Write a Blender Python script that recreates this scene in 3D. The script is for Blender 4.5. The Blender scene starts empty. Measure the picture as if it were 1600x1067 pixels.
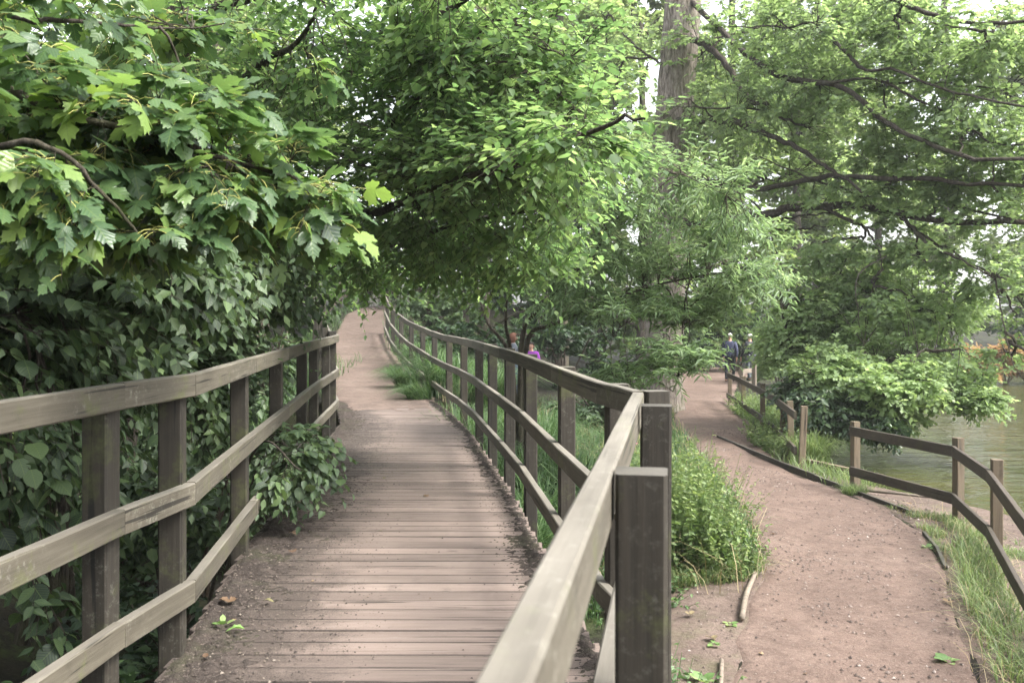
import bpy, bmesh, math, random
import numpy as np
from mathutils import Vector, Matrix

C = bpy.context.scene
COL = C.collection
F, CX, HY, EYE = 1500.0, 800.0, 495.0, 1.38        # pixel focal length, centre column, horizon row, eye height

# ------------------------------------------------------------------ camera, sky, sun, exposure
cam_d = bpy.data.cameras.new('camera')
cam = bpy.data.objects.new('camera', cam_d); COL.objects.link(cam)
cam.location = (0, 0, EYE); cam.rotation_euler = (math.radians(90), 0, 0)
cam_d.sensor_width = 36; cam_d.lens = 36 * F / 1600
cam_d.shift_y = -(533.5 - HY) / 1600
cam_d.clip_start = 0.05; cam_d.clip_end = 900
cam_d.dof.use_dof = True; cam_d.dof.focus_distance = 6.0; cam_d.dof.aperture_fstop = 6.3
C.camera = cam

SUN_EL, SUN_AZ = math.radians(52), math.radians(112)  # azimuth measured from +Y towards +X
w = bpy.data.worlds.new('World'); C.world = w; w.use_nodes = True
nt = w.node_tree; nt.nodes.clear()
sky = nt.nodes.new('ShaderNodeTexSky'); sky.sky_type = 'NISHITA'; sky.sun_disc = False
sky.sun_elevation = SUN_EL; sky.sun_rotation = SUN_AZ
sky.air_density = 1.0; sky.dust_density = 4.0; sky.ozone_density = 1.0
hs = nt.nodes.new('ShaderNodeHueSaturation'); hs.inputs['Saturation'].default_value = 0.25
bg = nt.nodes.new('ShaderNodeBackground'); bg.inputs['Strength'].default_value = 0.15
wo = nt.nodes.new('ShaderNodeOutputWorld')
nt.links.new(sky.outputs[0], hs.inputs['Color']); nt.links.new(hs.outputs[0], bg.inputs[0]); nt.links.new(bg.outputs[0], wo.inputs[0])
sd = bpy.data.lights.new('sun', 'SUN'); sd.energy = 1.5; sd.angle = math.radians(14); sd.color = (1, .96, .9)
so = bpy.data.objects.new('sun', sd); COL.objects.link(so)
so.rotation_euler = Vector((math.sin(SUN_AZ) * math.cos(SUN_EL), math.cos(SUN_AZ) * math.cos(SUN_EL), math.sin(SUN_EL))).to_track_quat('Z', 'Y').to_euler()
C.view_settings.view_transform = 'Standard'; C.view_settings.look = 'None'
C.view_settings.exposure = 2.35; C.view_settings.gamma = 1.0
C.view_settings.use_curve_mapping = False
C.cycles.max_bounces = 10; C.cycles.diffuse_bounces = 6; C.cycles.glossy_bounces = 2
C.cycles.transmission_bounces = 8; C.cycles.transparent_max_bounces = 8
C.cycles.caustics_reflective = False; C.cycles.caustics_refractive = False

# ------------------------------------------------------------------ helpers
def at(px, py, d):
    return np.array([(px - CX) / F * d, d, EYE + (HY - py) / F * d])
def smooth(t):
    t = np.clip(t, 0, 1); return t * t * (3 - 2 * t)
def hash2(ix, iy, s):
    n = (ix.astype(np.int64) * 374761393 + iy.astype(np.int64) * 668265263 + s * 1442695041) & 0xffffffff
    n = ((n ^ (n >> 13)) * 1274126177) & 0xffffffff
    return ((n ^ (n >> 16)) & 0xffff) / 65535.0
def vnoise(x, y, s=0):
    x = np.asarray(x, float); y = np.asarray(y, float)
    ix = np.floor(x); iy = np.floor(y); fx = smooth(x - ix); fy = smooth(y - iy)
    a = hash2(ix, iy, s); b = hash2(ix + 1, iy, s); c = hash2(ix, iy + 1, s); d = hash2(ix + 1, iy + 1, s)
    return (a + (b - a) * fx) * (1 - fy) + (c + (d - c) * fx) * fy
def fbm(x, y, s=0, o=3):
    v = 0; a = .5; t = 0
    for k in range(o):
        v = v + a * vnoise(x * 2 ** k, y * 2 ** k, s + k); t += a; a *= .5
    return v / t
def tag(o, label=None, cat=None, group=None, kind=None):
    if label: o['label'] = label
    if cat: o['category'] = cat
    if group: o['group'] = group
    if kind: o['kind'] = kind
    return o
def empty(name, loc=(0, 0, 0)):
    o = bpy.data.objects.new(name, None); COL.objects.link(o); o.location = loc
    o.empty_display_size = .2
    return o
def link(name, me, mat=None, parent=None):
    """one mesh object whose data is in world space; a parent only translates"""
    o = bpy.data.objects.new(name, me); COL.objects.link(o)
    if mat and not me.materials: me.materials.append(mat)
    if parent:
        o.parent = parent; o.location = -parent.location
    return o
def npmesh(name, V, Fc, tint=None, uv=None, smooth_=False):
    """Fc: (n, k) int array of equal-sized faces, or a list of such arrays"""
    if not isinstance(Fc, list): Fc = [Fc]
    me = bpy.data.meshes.new(name)
    me.vertices.add(len(V)); me.vertices.foreach_set('co', np.ascontiguousarray(V, dtype=np.float32).ravel())
    L = np.concatenate([f.ravel() for f in Fc]).astype(np.int32)
    tot = np.concatenate([np.full(len(f), f.shape[1], dtype=np.int32) for f in Fc])
    st = np.concatenate([[0], np.cumsum(tot)[:-1]]).astype(np.int32)
    me.loops.add(len(L)); me.loops.foreach_set('vertex_index', L)
    me.polygons.add(len(tot)); me.polygons.foreach_set('loop_start', st); me.polygons.foreach_set('loop_total', tot)
    if smooth_: me.polygons.foreach_set('use_smooth', np.ones(len(tot), dtype=bool))
    if tint is not None:
        a = me.attributes.new('tint', 'FLOAT', 'POINT'); a.data.foreach_set('value', np.ascontiguousarray(tint, dtype=np.float32))
    if uv is not None:
        l = me.uv_layers.new(name='UVMap'); l.data.foreach_set('uv', np.ascontiguousarray(uv[L], dtype=np.float32).ravel())
    me.update(calc_edges=True)
    return me
def bez(P, n):
    """Catmull-Rom resample of polyline P to n points per whole"""
    P = np.asarray(P, float)
    if len(P) == 2: return P[0] + (P[1] - P[0]) * np.linspace(0, 1, n)[:, None]
    Q = np.vstack([2 * P[0] - P[1], P, 2 * P[-1] - P[-2]])
    t = np.linspace(0, len(P) - 1 - 1e-6, n); i = t.astype(int); f = (t - i)[:, None]
    a, b, c, d = Q[i], Q[i + 1], Q[i + 2], Q[i + 3]
    return .5 * (2 * b + (c - a) * f + (2 * a - 5 * b + 4 * c - d) * f ** 2 + (3 * b - a - 3 * c + d) * f ** 3)
def tubes(P, R, sides=5, bump=0.0, seed=0):
    """P (n,k,3) polylines, R (n,k) radii -> V, quads"""
    P = np.asarray(P, float); R = np.asarray(R, float)
    n, k, _ = P.shape
    T = np.empty_like(P); T[:, 1:-1] = P[:, 2:] - P[:, :-2]; T[:, 0] = P[:, 1] - P[:, 0]; T[:, -1] = P[:, -1] - P[:, -2]
    T /= np.linalg.norm(T, axis=2, keepdims=True) + 1e-9
    ref = np.where(np.abs(T[:, :1, 2:3]) > .85, np.array([1.0, 0, 0]), np.array([0, 0, 1.0]))
    ref = np.broadcast_to(ref, T.shape)
    A = np.cross(T, ref); A /= np.linalg.norm(A, axis=2, keepdims=True) + 1e-9
    B = np.cross(T, A)
    th = np.arange(sides) / sides * 2 * math.pi
    r = R[:, :, None, None]
    if bump:
        rr = np.random.default_rng(seed); r = r * (1 + bump * rr.normal(size=(n, k, sides, 1)))
    V = P[:, :, None, :] + r * (np.cos(th)[None, None, :, None] * A[:, :, None, :] + np.sin(th)[None, None, :, None] * B[:, :, None, :])
    V = V.reshape(-1, 3)
    ii = np.arange(n)[:, None, None] * k * sides + np.arange(k - 1)[None, :, None] * sides
    j = np.arange(sides)[None, None, :]; j2 = (j + 1) % sides
    Fq = np.stack([ii + j, ii + j2, ii + sides + j2, ii + sides + j], -1).reshape(-1, 4)
    return V, Fq
class Bag:
    """collects quads/tris of one mesh"""
    def __init__(s): s.V = []; s.F = {}; s.n = 0; s.T = []
    def add(s, V, Fc, tint=0.5):
        s.V.append(V); s.F.setdefault(Fc.shape[1], []).append(Fc + s.n); s.n += len(V)
        s.T.append(np.broadcast_to(tint, (len(V),)))
    def mesh(s, name, smooth_=False):
        return npmesh(name, np.vstack(s.V), [np.vstack(f) for f in s.F.values()], np.concatenate(s.T), None, smooth_)

# ------------------------------------------------------------------ materials
def mat(name):
    m = bpy.data.materials.new(name); m.use_nodes = True; t = m.node_tree; t.nodes.clear()
    out = t.nodes.new('ShaderNodeOutputMaterial'); b = t.nodes.new('ShaderNodeBsdfPrincipled')
    t.links.new(b.outputs[0], out.inputs[0]); return m, t, b, out
def N(t, typ, **kw):
    n = t.nodes.new(typ)
    for k, v in kw.items():
        if k.startswith('i_'): n.inputs[int(k[2:]) if k[2:].isdigit() else k[2:].replace('_', ' ')].default_value = v
        else: setattr(n, k, v)
    return n
def ramp(t, src, stops):
    r = t.nodes.new('ShaderNodeValToRGB'); e = r.color_ramp.elements
    while len(e) < len(stops): e.new(.5)
    for x, (p, c) in zip(e, stops): x.position = p; x.color = tuple(c) + ((1,) if len(c) == 3 else ())
    if src is not None: t.links.new(src, r.inputs[0])
    return r.outputs[0]
def mix(t, f, a, b, mode='MIX'):
    m = t.nodes.new('ShaderNodeMix'); m.data_type = 'RGBA'; m.blend_type = mode
    for i, v in ((0, f), (6, a), (7, b)):
        if hasattr(v, 'links'): t.links.new(v, m.inputs[i])
        elif i == 0: m.inputs[0].default_value = v
        else: m.inputs[i].default_value = tuple(v) + ((1,) if len(v) == 3 else ())
    return m.outputs[2]
def noise(t, vec, scale, detail=4, rough=.6, dim='3D'):
    n = N(t, 'ShaderNodeTexNoise'); n.inputs['Scale'].default_value = scale; n.inputs['Detail'].default_value = detail; n.inputs['Roughness'].default_value = rough
    if vec is not None: t.links.new(vec, n.inputs['Vector'])
    return n.outputs['Fac']
def bump(t, b, h, strength, dist, normal=None):
    n = N(t, 'ShaderNodeBump'); n.inputs['Strength'].default_value = strength; n.inputs['Distance'].default_value = dist
    t.links.new(h, n.inputs['Height'])
    if normal: t.links.new(normal, n.inputs['Normal'])
    if b is not None: t.links.new(n.outputs[0], b.inputs['Normal'])
    return n.outputs[0]

def wood_mat(name, dark, mid, light, moss=.5, lichen=.5, groove=False, bleach=0.0):
    m, t, b, out = mat(name)
    tc = N(t, 'ShaderNodeTexCoord'); oi = N(t, 'ShaderNodeObjectInfo')
    off = N(t, 'ShaderNodeVectorMath', operation='SCALE'); t.links.new(oi.outputs['Random'], off.inputs['Scale'])
    off.inputs[0].default_value = (37.0, 91.0, 53.0)
    ad = N(t, 'ShaderNodeVectorMath', operation='ADD'); t.links.new(tc.outputs['Object'], ad.inputs[0]); t.links.new(off.outputs[0], ad.inputs[1])
    v = ad.outputs[0]
    mp = N(t, 'ShaderNodeMapping'); t.links.new(v, mp.inputs[0]); mp.inputs['Scale'].default_value = (2.2, 60, 60)
    g = noise(t, mp.outputs[0], 1.0, 6, .65)
    mp2 = N(t, 'ShaderNodeMapping'); t.links.new(v, mp2.inputs[0]); mp2.inputs['Scale'].default_value = (1.2, 5, 5)
    g2 = noise(t, mp2.outputs[0], 1.0, 4, .6)
    c = ramp(t, g, [(.28, dark), (.5, mid), (.72, light)])
    c2 = ramp(t, g2, [(.3, [x * .6 for x in mid]), (.55, mid), (.8, light)])
    c = mix(t, .45, c, c2)
    # weathering spots, then moss
    sp = noise(t, v, 34, 6, .8); spm = ramp(t, sp, [(.54, (0, 0, 0)), (.70, (lichen,) * 3)])
    big = noise(t, v, 1.7, 3, .5); bm = ramp(t, big, [(.42, (0, 0, 0)), (.6, (1, 1, 1))])
    f = N(t, 'ShaderNodeMath', operation='MULTIPLY'); t.links.new(spm, f.inputs[0]); t.links.new(bm, f.inputs[1])
    c = mix(t, f.outputs[0], c, (.27, .265, .22))
    dk = noise(t, v, 7, 5, .7); dm = ramp(t, dk, [(.58, (0, 0, 0)), (.75, (.55,) * 3)])
    c = mix(t, dm, c, [x * .45 for x in dark])
    # drying cracks along the grain and a few knots
    mc = N(t, 'ShaderNodeMapping'); t.links.new(v, mc.inputs[0]); mc.inputs['Scale'].default_value = (1.1, 46, 46)
    ck = noise(t, mc.outputs[0], 1.0, 2, .5); cm = ramp(t, ck, [(.645, (0, 0, 0)), (.665, (.85,) * 3)])
    c = mix(t, cm, c, [x * .25 for x in dark])
    mk_ = N(t, 'ShaderNodeMapping'); t.links.new(v, mk_.inputs[0]); mk_.inputs['Scale'].default_value = (1.6, 4.5, 4.5)
    kv = N(t, 'ShaderNodeTexVoronoi'); kv.inputs['Scale'].default_value = 1.0; t.links.new(mk_.outputs[0], kv.inputs['Vector'])
    c = mix(t, ramp(t, kv.outputs['Distance'], [(.035, (.8,) * 3), (.075, (0, 0, 0))]), c, [x * .35 for x in dark])
    ms = noise(t, v, 4.5, 6, .75); mm = ramp(t, ms, [(.55, (0, 0, 0)), (.68, (moss,) * 3)])
    c = mix(t, mm, c, (.085, .10, .028))
    rv = N(t, 'ShaderNodeMapRange'); t.links.new(oi.outputs['Random'], rv.inputs[0]); rv.inputs[3].default_value = .78; rv.inputs[4].default_value = 1.18
    if bleach:
        gn = N(t, 'ShaderNodeNewGeometry'); sn_ = N(t, 'ShaderNodeSeparateXYZ'); t.links.new(gn.outputs['Normal'], sn_.inputs[0])
        tz = N(t, 'ShaderNodeMapRange'); t.links.new(sn_.outputs[2], tz.inputs[0]); tz.inputs[1].default_value = .5; tz.inputs[2].default_value = .95; tz.inputs[4].default_value = bleach
        c = mix(t, tz.outputs[0], c, ramp(t, g2, [(.3, (.09, .08, .066)), (.55, (.18, .165, .14)), (.8, (.27, .25, .215))]))
    hs = N(t, 'ShaderNodeHueSaturation'); t.links.new(c, hs.inputs['Color']); t.links.new(rv.outputs[0], hs.inputs['Value'])
    t.links.new(hs.outputs[0], b.inputs['Base Color'])
    b.inputs['Roughness'].default_value = .72; b.inputs['Specular IOR Level'].default_value = .35
    nrm = bump(t, None, g, .55, .003)
    if groove:
        sx = N(t, 'ShaderNodeSeparateXYZ'); t.links.new(tc.outputs['Object'], sx.inputs[0])
        mu = N(t, 'ShaderNodeMath', operation='MULTIPLY'); t.links.new(sx.outputs[1], mu.inputs[0]); mu.inputs[1].default_value = 2 * math.pi / .0118
        sn = N(t, 'ShaderNodeMath', operation='SINE'); t.links.new(mu.outputs[0], sn.inputs[0])
        nrm = bump(t, None, sn.outputs[0], .7, .0022, nrm)
        gm = N(t, 'ShaderNodeMapRange'); t.links.new(sn.outputs[0], gm.inputs[0]); gm.inputs[1].default_value = -1; gm.inputs[2].default_value = -.3; gm.inputs[3].default_value = .72; gm.inputs[4].default_value = 1
        h2 = N(t, 'ShaderNodeHueSaturation'); t.links.new(hs.outputs[0], h2.inputs['Color']); t.links.new(gm.outputs[0], h2.inputs['Value'])
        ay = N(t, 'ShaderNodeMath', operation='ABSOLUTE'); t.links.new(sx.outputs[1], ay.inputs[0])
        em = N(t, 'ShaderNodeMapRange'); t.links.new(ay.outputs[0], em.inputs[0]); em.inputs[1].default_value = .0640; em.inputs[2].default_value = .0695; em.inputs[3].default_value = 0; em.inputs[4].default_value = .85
        # soil trodden into the boards from their left ends: dense near the end, breaking up into grains
        gw = N(t, 'ShaderNodeNewGeometry').outputs['Position']
        fx = N(t, 'ShaderNodeMapRange'); t.links.new(sx.outputs[0], fx.inputs[0]); fx.inputs[1].default_value = .05; fx.inputs[2].default_value = .95; fx.inputs[3].default_value = .78; fx.inputs[4].default_value = .30
        gn1 = mix(t, .55, noise(t, gw, 130, 3, .8), noise(t, gw, 3.5, 5, .7))
        df = N(t, 'ShaderNodeMath', operation='SUBTRACT'); t.links.new(fx.outputs[0], df.inputs[0]); t.links.new(gn1, df.inputs[1])
        dm_ = N(t, 'ShaderNodeMapRange'); t.links.new(df.outputs[0], dm_.inputs[0]); dm_.inputs[1].default_value = -.06; dm_.inputs[2].default_value = .10; dm_.inputs[4].default_value = .92
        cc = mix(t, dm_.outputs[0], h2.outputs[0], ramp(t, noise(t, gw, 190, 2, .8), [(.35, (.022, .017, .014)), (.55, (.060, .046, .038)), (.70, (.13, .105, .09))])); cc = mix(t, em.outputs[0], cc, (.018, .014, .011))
        t.links.new(cc, b.inputs['Base Color'])
    t.links.new(nrm, b.inputs['Normal'])
    return m
M_RAIL = wood_mat('weathered_rail', (0.036, 0.031, 0.021), (0.077, 0.067, 0.049), (0.136, 0.123, 0.095), .55, .7, False, .6)
M_POST = wood_mat('weathered_post', (0.012, 0.010, 0.007), (0.024, 0.020, 0.014), (0.046, 0.038, 0.028), .35, .3, False, .35)
M_RAIL2 = wood_mat('pondside_rail', (0.023, 0.016, 0.012), (0.050, 0.039, 0.029), (0.085, 0.068, 0.050), .25, .3)
M_POST2 = wood_mat('pondside_post', (0.055, 0.041, 0.026), (0.129, 0.098, 0.064), (0.202, 0.162, 0.110), .3, .3)
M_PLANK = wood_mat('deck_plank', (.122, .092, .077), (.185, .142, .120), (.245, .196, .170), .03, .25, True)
M_STICK = wood_mat('bleached_log', (0.077, 0.058, 0.043), (0.154, 0.125, 0.096), (0.216, 0.182, 0.144), .1, .2)

def earth_mat(name, dark, mid, light, grit, wet=.95, bumpd=.012, moss=0.0, gscale=90):
    m, t, b, out = mat(name)
    g = N(t, 'ShaderNodeNewGeometry'); v = g.outputs['Position']
    a = noise(t, v, .9, 5, .6); c = ramp(t, a, [(.3, dark), (.5, mid), (.7, light)])
    a2 = noise(t, v, 11, 6, .75); a3 = noise(t, v, 2.4, 7, .75); c = mix(t, ramp(t, a3, [(.44, (0, 0, 0)), (.60, (.75,) * 3)]), c, [x * .8 for x in dark]); c = mix(t, .5, c, ramp(t, a2, [(.3, dark), (.52, mid), (.75, light)]))
    s = noise(t, v, gscale, 3, .8); sm = ramp(t, s, [(.60, (0, 0, 0)), (.68, (.8,) * 3)]); c = mix(t, sm, c, grit)
    s2 = noise(t, v, gscale * .6, 3, .8); sm2 = ramp(t, s2, [(.60, (0, 0, 0)), (.7, (.7,) * 3)]); c = mix(t, sm2, c, [x * .4 for x in dark])
    vo = N(t, 'ShaderNodeTexVoronoi'); vo.inputs['Scale'].default_value = gscale * .7; t.links.new(v, vo.inputs['Vector'])
    vc = ramp(t, vo.outputs['Distance'], [(.0, (.55,) * 3), (.35, (0, 0, 0))]); rc = N(t, 'ShaderNodeSeparateColor'); t.links.new(vo.outputs['Color'], rc.inputs[0])
    c = mix(t, vc, c, ramp(t, rc.outputs[0], [(.2, [x * .45 for x in dark]), (.5, mid), (.8, light), (1, grit)]))
    if moss:
        q = noise(t, v, 1.6, 6, .7); c = mix(t, ramp(t, q, [(.5, (0, 0, 0)), (.66, (moss,) * 3)]), c, (.05, .07, .018))
    t.links.new(c, b.inputs['Base Color']); b.inputs['Roughness'].default_value = wet; b.inputs['Specular IOR Level'].default_value = .25
    h = mix(t, .5, noise(t, v, 38, 5, .8), vc)
    n1 = bump(t, None, h, .8, bumpd); n2 = bump(t, b, noise(t, v, 6, 4, .6), .6, .05, n1)
    return m
M_PATH = earth_mat('red_gravel_path', (0.071, 0.047, 0.037), (0.122, 0.084, 0.067), (0.168, 0.122, 0.100), (0.258, 0.215, 0.176), .92, .014)
M_RAMP = earth_mat('trodden_path', (0.073, 0.053, 0.043), (0.125, 0.091, 0.074), (0.163, 0.127, 0.107), (0.224, 0.189, 0.159), .92, .012)
M_BANK = earth_mat('bank_soil', (0.056, 0.040, 0.031), (0.112, 0.081, 0.066), (0.163, 0.120, 0.101), (0.212, 0.179, 0.151), .95, .02, .35)
M_SOIL = earth_mat('deck_soil', (0.020, 0.015, 0.012), (0.041, 0.032, 0.027), (0.081, 0.064, 0.054), (0.183, 0.158, 0.139), .97, .02, .25, 150)
M_GROUND = earth_mat('woodland_floor', (0.007, 0.006, 0.004), (0.015, 0.013, 0.008), (0.029, 0.025, 0.015), (0.044, 0.036, 0.025), 1, .05, .7, 30)

def leaf_mat(name, cols, rough=.45, trans=.42, tcol=(1.42, 1.42, 1.0), single=False, veins=False, spec=.45):
    m, t, b, out = mat(name)
    if single:
        src = N(t, 'ShaderNodeObjectInfo').outputs['Random']
    else:
        a = N(t, 'ShaderNodeAttribute'); a.attribute_name = 'tint'; src = a.outputs['Fac']
    c = ramp(t, src, cols)
    if veins:
        uvn = N(t, 'ShaderNodeUVMap'); sp = N(t, 'ShaderNodeSeparateXYZ'); t.links.new(uvn.outputs[0], sp.inputs[0])
        ab = N(t, 'ShaderNodeMath', operation='ABSOLUTE'); t.links.new(sp.outputs[1], ab.inputs[0])
        # side veins: |v|*k - u*k, repeated
        d = N(t, 'ShaderNodeMath', operation='MULTIPLY_ADD'); t.links.new(ab.outputs[0], d.inputs[0]); d.inputs[1].default_value = -.8; t.links.new(sp.outputs[0], d.inputs[2])
        fr = N(t, 'ShaderNodeMath', operation='PINGPONG'); t.links.new(d.outputs[0], fr.inputs[0]); fr.inputs[1].default_value = .07
        lt = N(t, 'ShaderNodeMapRange'); t.links.new(fr.outputs[0], lt.inputs[0]); lt.inputs[1].default_value = 0; lt.inputs[2].default_value = .014; lt.inputs[3].default_value = .45; lt.inputs[4].default_value = 0
        lm = N(t, 'ShaderNodeMapRange'); t.links.new(ab.outputs[0], lm.inputs[0]); lm.inputs[1].default_value = 0; lm.inputs[2].default_value = .022; lm.inputs[3].default_value = .7; lm.inputs[4].default_value = 0
        mx = N(t, 'ShaderNodeMath', operation='MAXIMUM'); t.links.new(lt.outputs[0], mx.inputs[0]); t.links.new(lm.outputs[0], mx.inputs[1])
        c = mix(t, mx.outputs[0], c, (.14, .2, .06))
        bump(t, b, fr.outputs[0], .5, .02)
    t.links.new(c, b.inputs['Base Color']); b.inputs['Roughness'].default_value = rough; b.inputs['Specular IOR Level'].default_value = spec
    tr = N(t, 'ShaderNodeBsdfTranslucent'); t.links.new(mix(t, 1.0, c, tcol, 'MULTIPLY'), tr.inputs[0])
    ms = N(t, 'ShaderNodeMixShader'); ms.inputs[0].default_value = trans
    t.links.new(b.outputs[0], ms.inputs[1]); t.links.new(tr.outputs[0], ms.inputs[2]); t.links.new(ms.outputs[0], out.inputs[0])
    return m
def bark_mat(name, dark, mid, light, sc=1.0, moss=0.0):
    m, t, b, out = mat(name)
    g = N(t, 'ShaderNodeNewGeometry'); mp = N(t, 'ShaderNodeMapping'); t.links.new(g.outputs['Position'], mp.inputs[0]); mp.inputs['Scale'].default_value = (9 * sc, 9 * sc, 1.6 * sc)
    a = noise(t, mp.outputs[0], 2.2, 6, .75)
    c = ramp(t, a, [(.38, dark), (.5, mid), (.66, light)])
    if moss:
        c = mix(t, ramp(t, noise(t, g.outputs['Position'], 1.3, 5, .7), [(.48, (0, 0, 0)), (.62, (moss,) * 3)]), c, (.07, .085, .03))
    t.links.new(c, b.inputs['Base Color']); b.inputs['Roughness'].default_value = .9; b.inputs['Specular IOR Level'].default_value = .2
    bump(t, b, a, 1.0, .05 / sc)
    return m
M_BARK_OAK = bark_mat('oak_bark', (0.068, 0.054, 0.046), (0.189, 0.159, 0.135), (0.365, 0.317, 0.277), 1.0, .35)
M_BARK_LIMB = bark_mat('limb_bark', (.018, .014, .012), (.045, .036, .03), (.085, .07, .058), 1.5, .15)
M_BARK_DARK = bark_mat('dark_bark', (.022, .018, .014), (.055, .045, .036), (.10, .085, .068), 2.0, .3)
M_BARK_TWIG = bark_mat('twig_bark', (.035, .026, .02), (.075, .058, .045), (.13, .10, .08), 4.0)
def plain(name, col, rough=.8, spec=.3):
    m, t, b, out = mat(name)
    oc = N(t, 'ShaderNodeTexCoord'); n = noise(t, oc.outputs['Object'], 14, 4, .6)
    t.links.new(mix(t, n, [x * .75 for x in col], [min(1, x * 1.2) for x in col]), b.inputs['Base Color'])
    b.inputs['Roughness'].default_value = rough; b.inputs['Specular IOR Level'].default_value = spec
    return m
# ------------------------------------------------------------------ ground shape
def I(xs, ys):
    xs, ys = np.array(xs, float), np.array(ys, float); return lambda v: np.interp(v, xs, ys)
FR = [(.734, -.032), (3.6, .452), (4.1, .36), (5.5, .22), (7.3, .05), (8.7, -.12), (10.1, -.30), (11.5, -.48), (13.2, -.75), (14.9, -1.07), (16.6, -1.43), (18.2, -1.78), (20, -2.19), (22, -2.63), (24, -3.07), (26.2, -3.5)]
FL = [(-1.0, -1.52), (.9, -1.47), (2.3, -1.44), (3.4, -1.37), (3.95, -1.30), (5.64, -1.50), (7.33, -1.70), (9.2, -1.92), (10.4, -2.05), (11.7, -2.17), (12.5, -2.25), (15.5, -2.92), (18.5, -3.58), (22, -4.37)]
deckR = I([-2, 3.6, 4.1, 5.5, 7.3, 8.7, 10.1, 11.5, 13.2, 14.9, 16.6], [.42, .40, .335, .19, .02, -.15, -.33, -.51, -.78, -1.10, -1.46])
deckL = I([-2, 3.6, 4.5, 5.8, 7, 9.2, 11.7, 12.5, 16.6], [-1.42, -1.33, -1.43, -1.59, -1.67, -1.89, -2.14, -2.22, -3.1])
rampL = I([15, 18.5, 22, 24, 26, 30, 34, 38, 44], [-2.75, -3.5, -4.3, -4.6, -4.85, -5.2, -5.1, -4.4, -2.2])
rampR = I([15, 16.6, 20, 22, 24, 26, 30, 34, 38, 44], [-1.1, -1.4, -2.1, -2.55, -3.0, -3.4, -3.9, -3.7, -2.6, .2])
rampZ = I([15, 16, 18, 20, 22, 24, 26, 28, 30, 32, 36, 44], [0, .02, .1, .2, .35, .56, .85, 1.15, 1.45, 1.65, 1.8, 2.0])
pathL = I([-4, 3, 6.16, 7.75, 9, 10.4, 11.6, 13.3, 15.7, 17.2, 21, 26, 33.6, 40, 46], [.65, .85, 1.36, 1.88, 2.35, 2.6, 2.75, 2.9, 3.1, 3.25, 3.5, 4.45, 5.7, 7.0, 6.5])
pathR = I([-4, 3, 6.16, 7.75, 9, 10.4, 11.6, 13.3, 15.7, 17.2, 21, 26, 33.6, 40, 46], [1.7, 2.2, 3.0, 3.56, 4.07, 4.5, 4.6, 4.4, 4.3, 4.6, 5.3, 6.0, 7.9, 10.0, 9.5])
shoreX = I([-30, 0, 6, 9, 12.25, 13, 14.5, 16, 20, 26, 35, 42, 50, 62, 75, 85], [10, 8.6, 7.6, 7.1, 6.4, 6.0, 5.3, 5.15, 6.3, 7.3, 10.6, 13, 17, 24, 36, 60])
LOW, WATER = -.97, -1.24
def ground(x, y):
    x = np.asarray(x, float); y = np.asarray(y, float)
    z = -1.12 + .16 * (fbm(x * .5, y * .5, 3) - .5) * 2 + .05 * (fbm(x * 3, y * 3, 7) - .5)
    z = z + 2.6 * smooth((y - 22) / 20) * smooth((5 - x) / 9)
    z = z + 1.6 * smooth((-4 - x) / 14) * smooth((y - 6) / 12)
    # grassy shoulder to the right of the boardwalk's far half
    z = z + .55 * smooth((y - 9) / 6) * smooth((2.2 - x) / 2.5) * smooth((x - deckR(y) + .1) / .5) * smooth((22 - y) / 4)
    z = np.where(x > deckR(np.minimum(y, 16.6)) + .05, z, z - 1.1 * smooth((14.5 - y) / 1.0) * smooth((x + 7) / 3))
    # ramp corridor
    c = (rampL(y) + rampR(y)) / 2; hw = (rampR(y) - rampL(y)) / 2
    wgt = (1 - smooth((np.abs(x - c) - hw - .15) / 2.2)) * smooth((y - 15.15) / .35) * (1 - smooth((y - 44) / 3))
    z = z * (1 - wgt) + (rampZ(y) - .012) * wgt
    # lower path and its verges
    dd = np.maximum(pathL(y) - x, x - pathR(y))
    wgt = (1 - smooth((dd - .25) / 1.1)) * (1 - smooth((y - 44) / 4))
    z = z * (1 - wgt) + (LOW + .02 * (fbm(x * 1.5, y * 1.5, 9) - .5)) * wgt
    # bank beyond the path, then the pond bed
    s = x - shoreX(y)
    wb = smooth((s + 1.6) / .8) * (1 - smooth((y - 52) / 5))
    z = z * (1 - wb) + (-1.06 + .05 * (fbm(x * 2, y * 2, 4) - .5)) * wb
    wp = smooth((s + .45) / 1.1) * (1 - smooth((y - 50) / 4)) * (1 - smooth((x - 95) / 10))
    z = z * (1 - wp) + -2.1 * wp
    z = z + 2.2 * smooth((y - 60) / 30) + 2.5 * smooth((x - 100) / 25)
    return z
def axis(a, b, c, d, fine, lo, hi):
    mid = np.arange(a, b, fine)
    l = a - np.cumsum(fine * 1.16 ** np.arange(1, 60)); l = l[l > lo][::-1]
    h = b + np.cumsum(fine * 1.16 ** np.arange(1, 60)); h = h[h < hi]
    return np.concatenate([[lo], l, mid, h, [hi]])
gx = axis(-7, 11, 0, 0, .2, -260, 260); gy = axis(1, 30, 0, 0, .22, -160, 420)
X, Y = np.meshgrid(gx, gy); Z = ground(X, Y)
def gridfaces(ny, nx):
    i = np.arange(ny - 1)[:, None] * nx + np.arange(nx - 1)[None]
    return np.stack([i, i + 1, i + nx + 1, i + nx], -1).reshape(-1, 4)
ter = link('ground', npmesh('ground', np.stack([X, Y, Z], -1).reshape(-1, 3), gridfaces(len(gy), len(gx)), smooth_=True), M_GROUND)
tag(ter, kind='structure')

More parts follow.
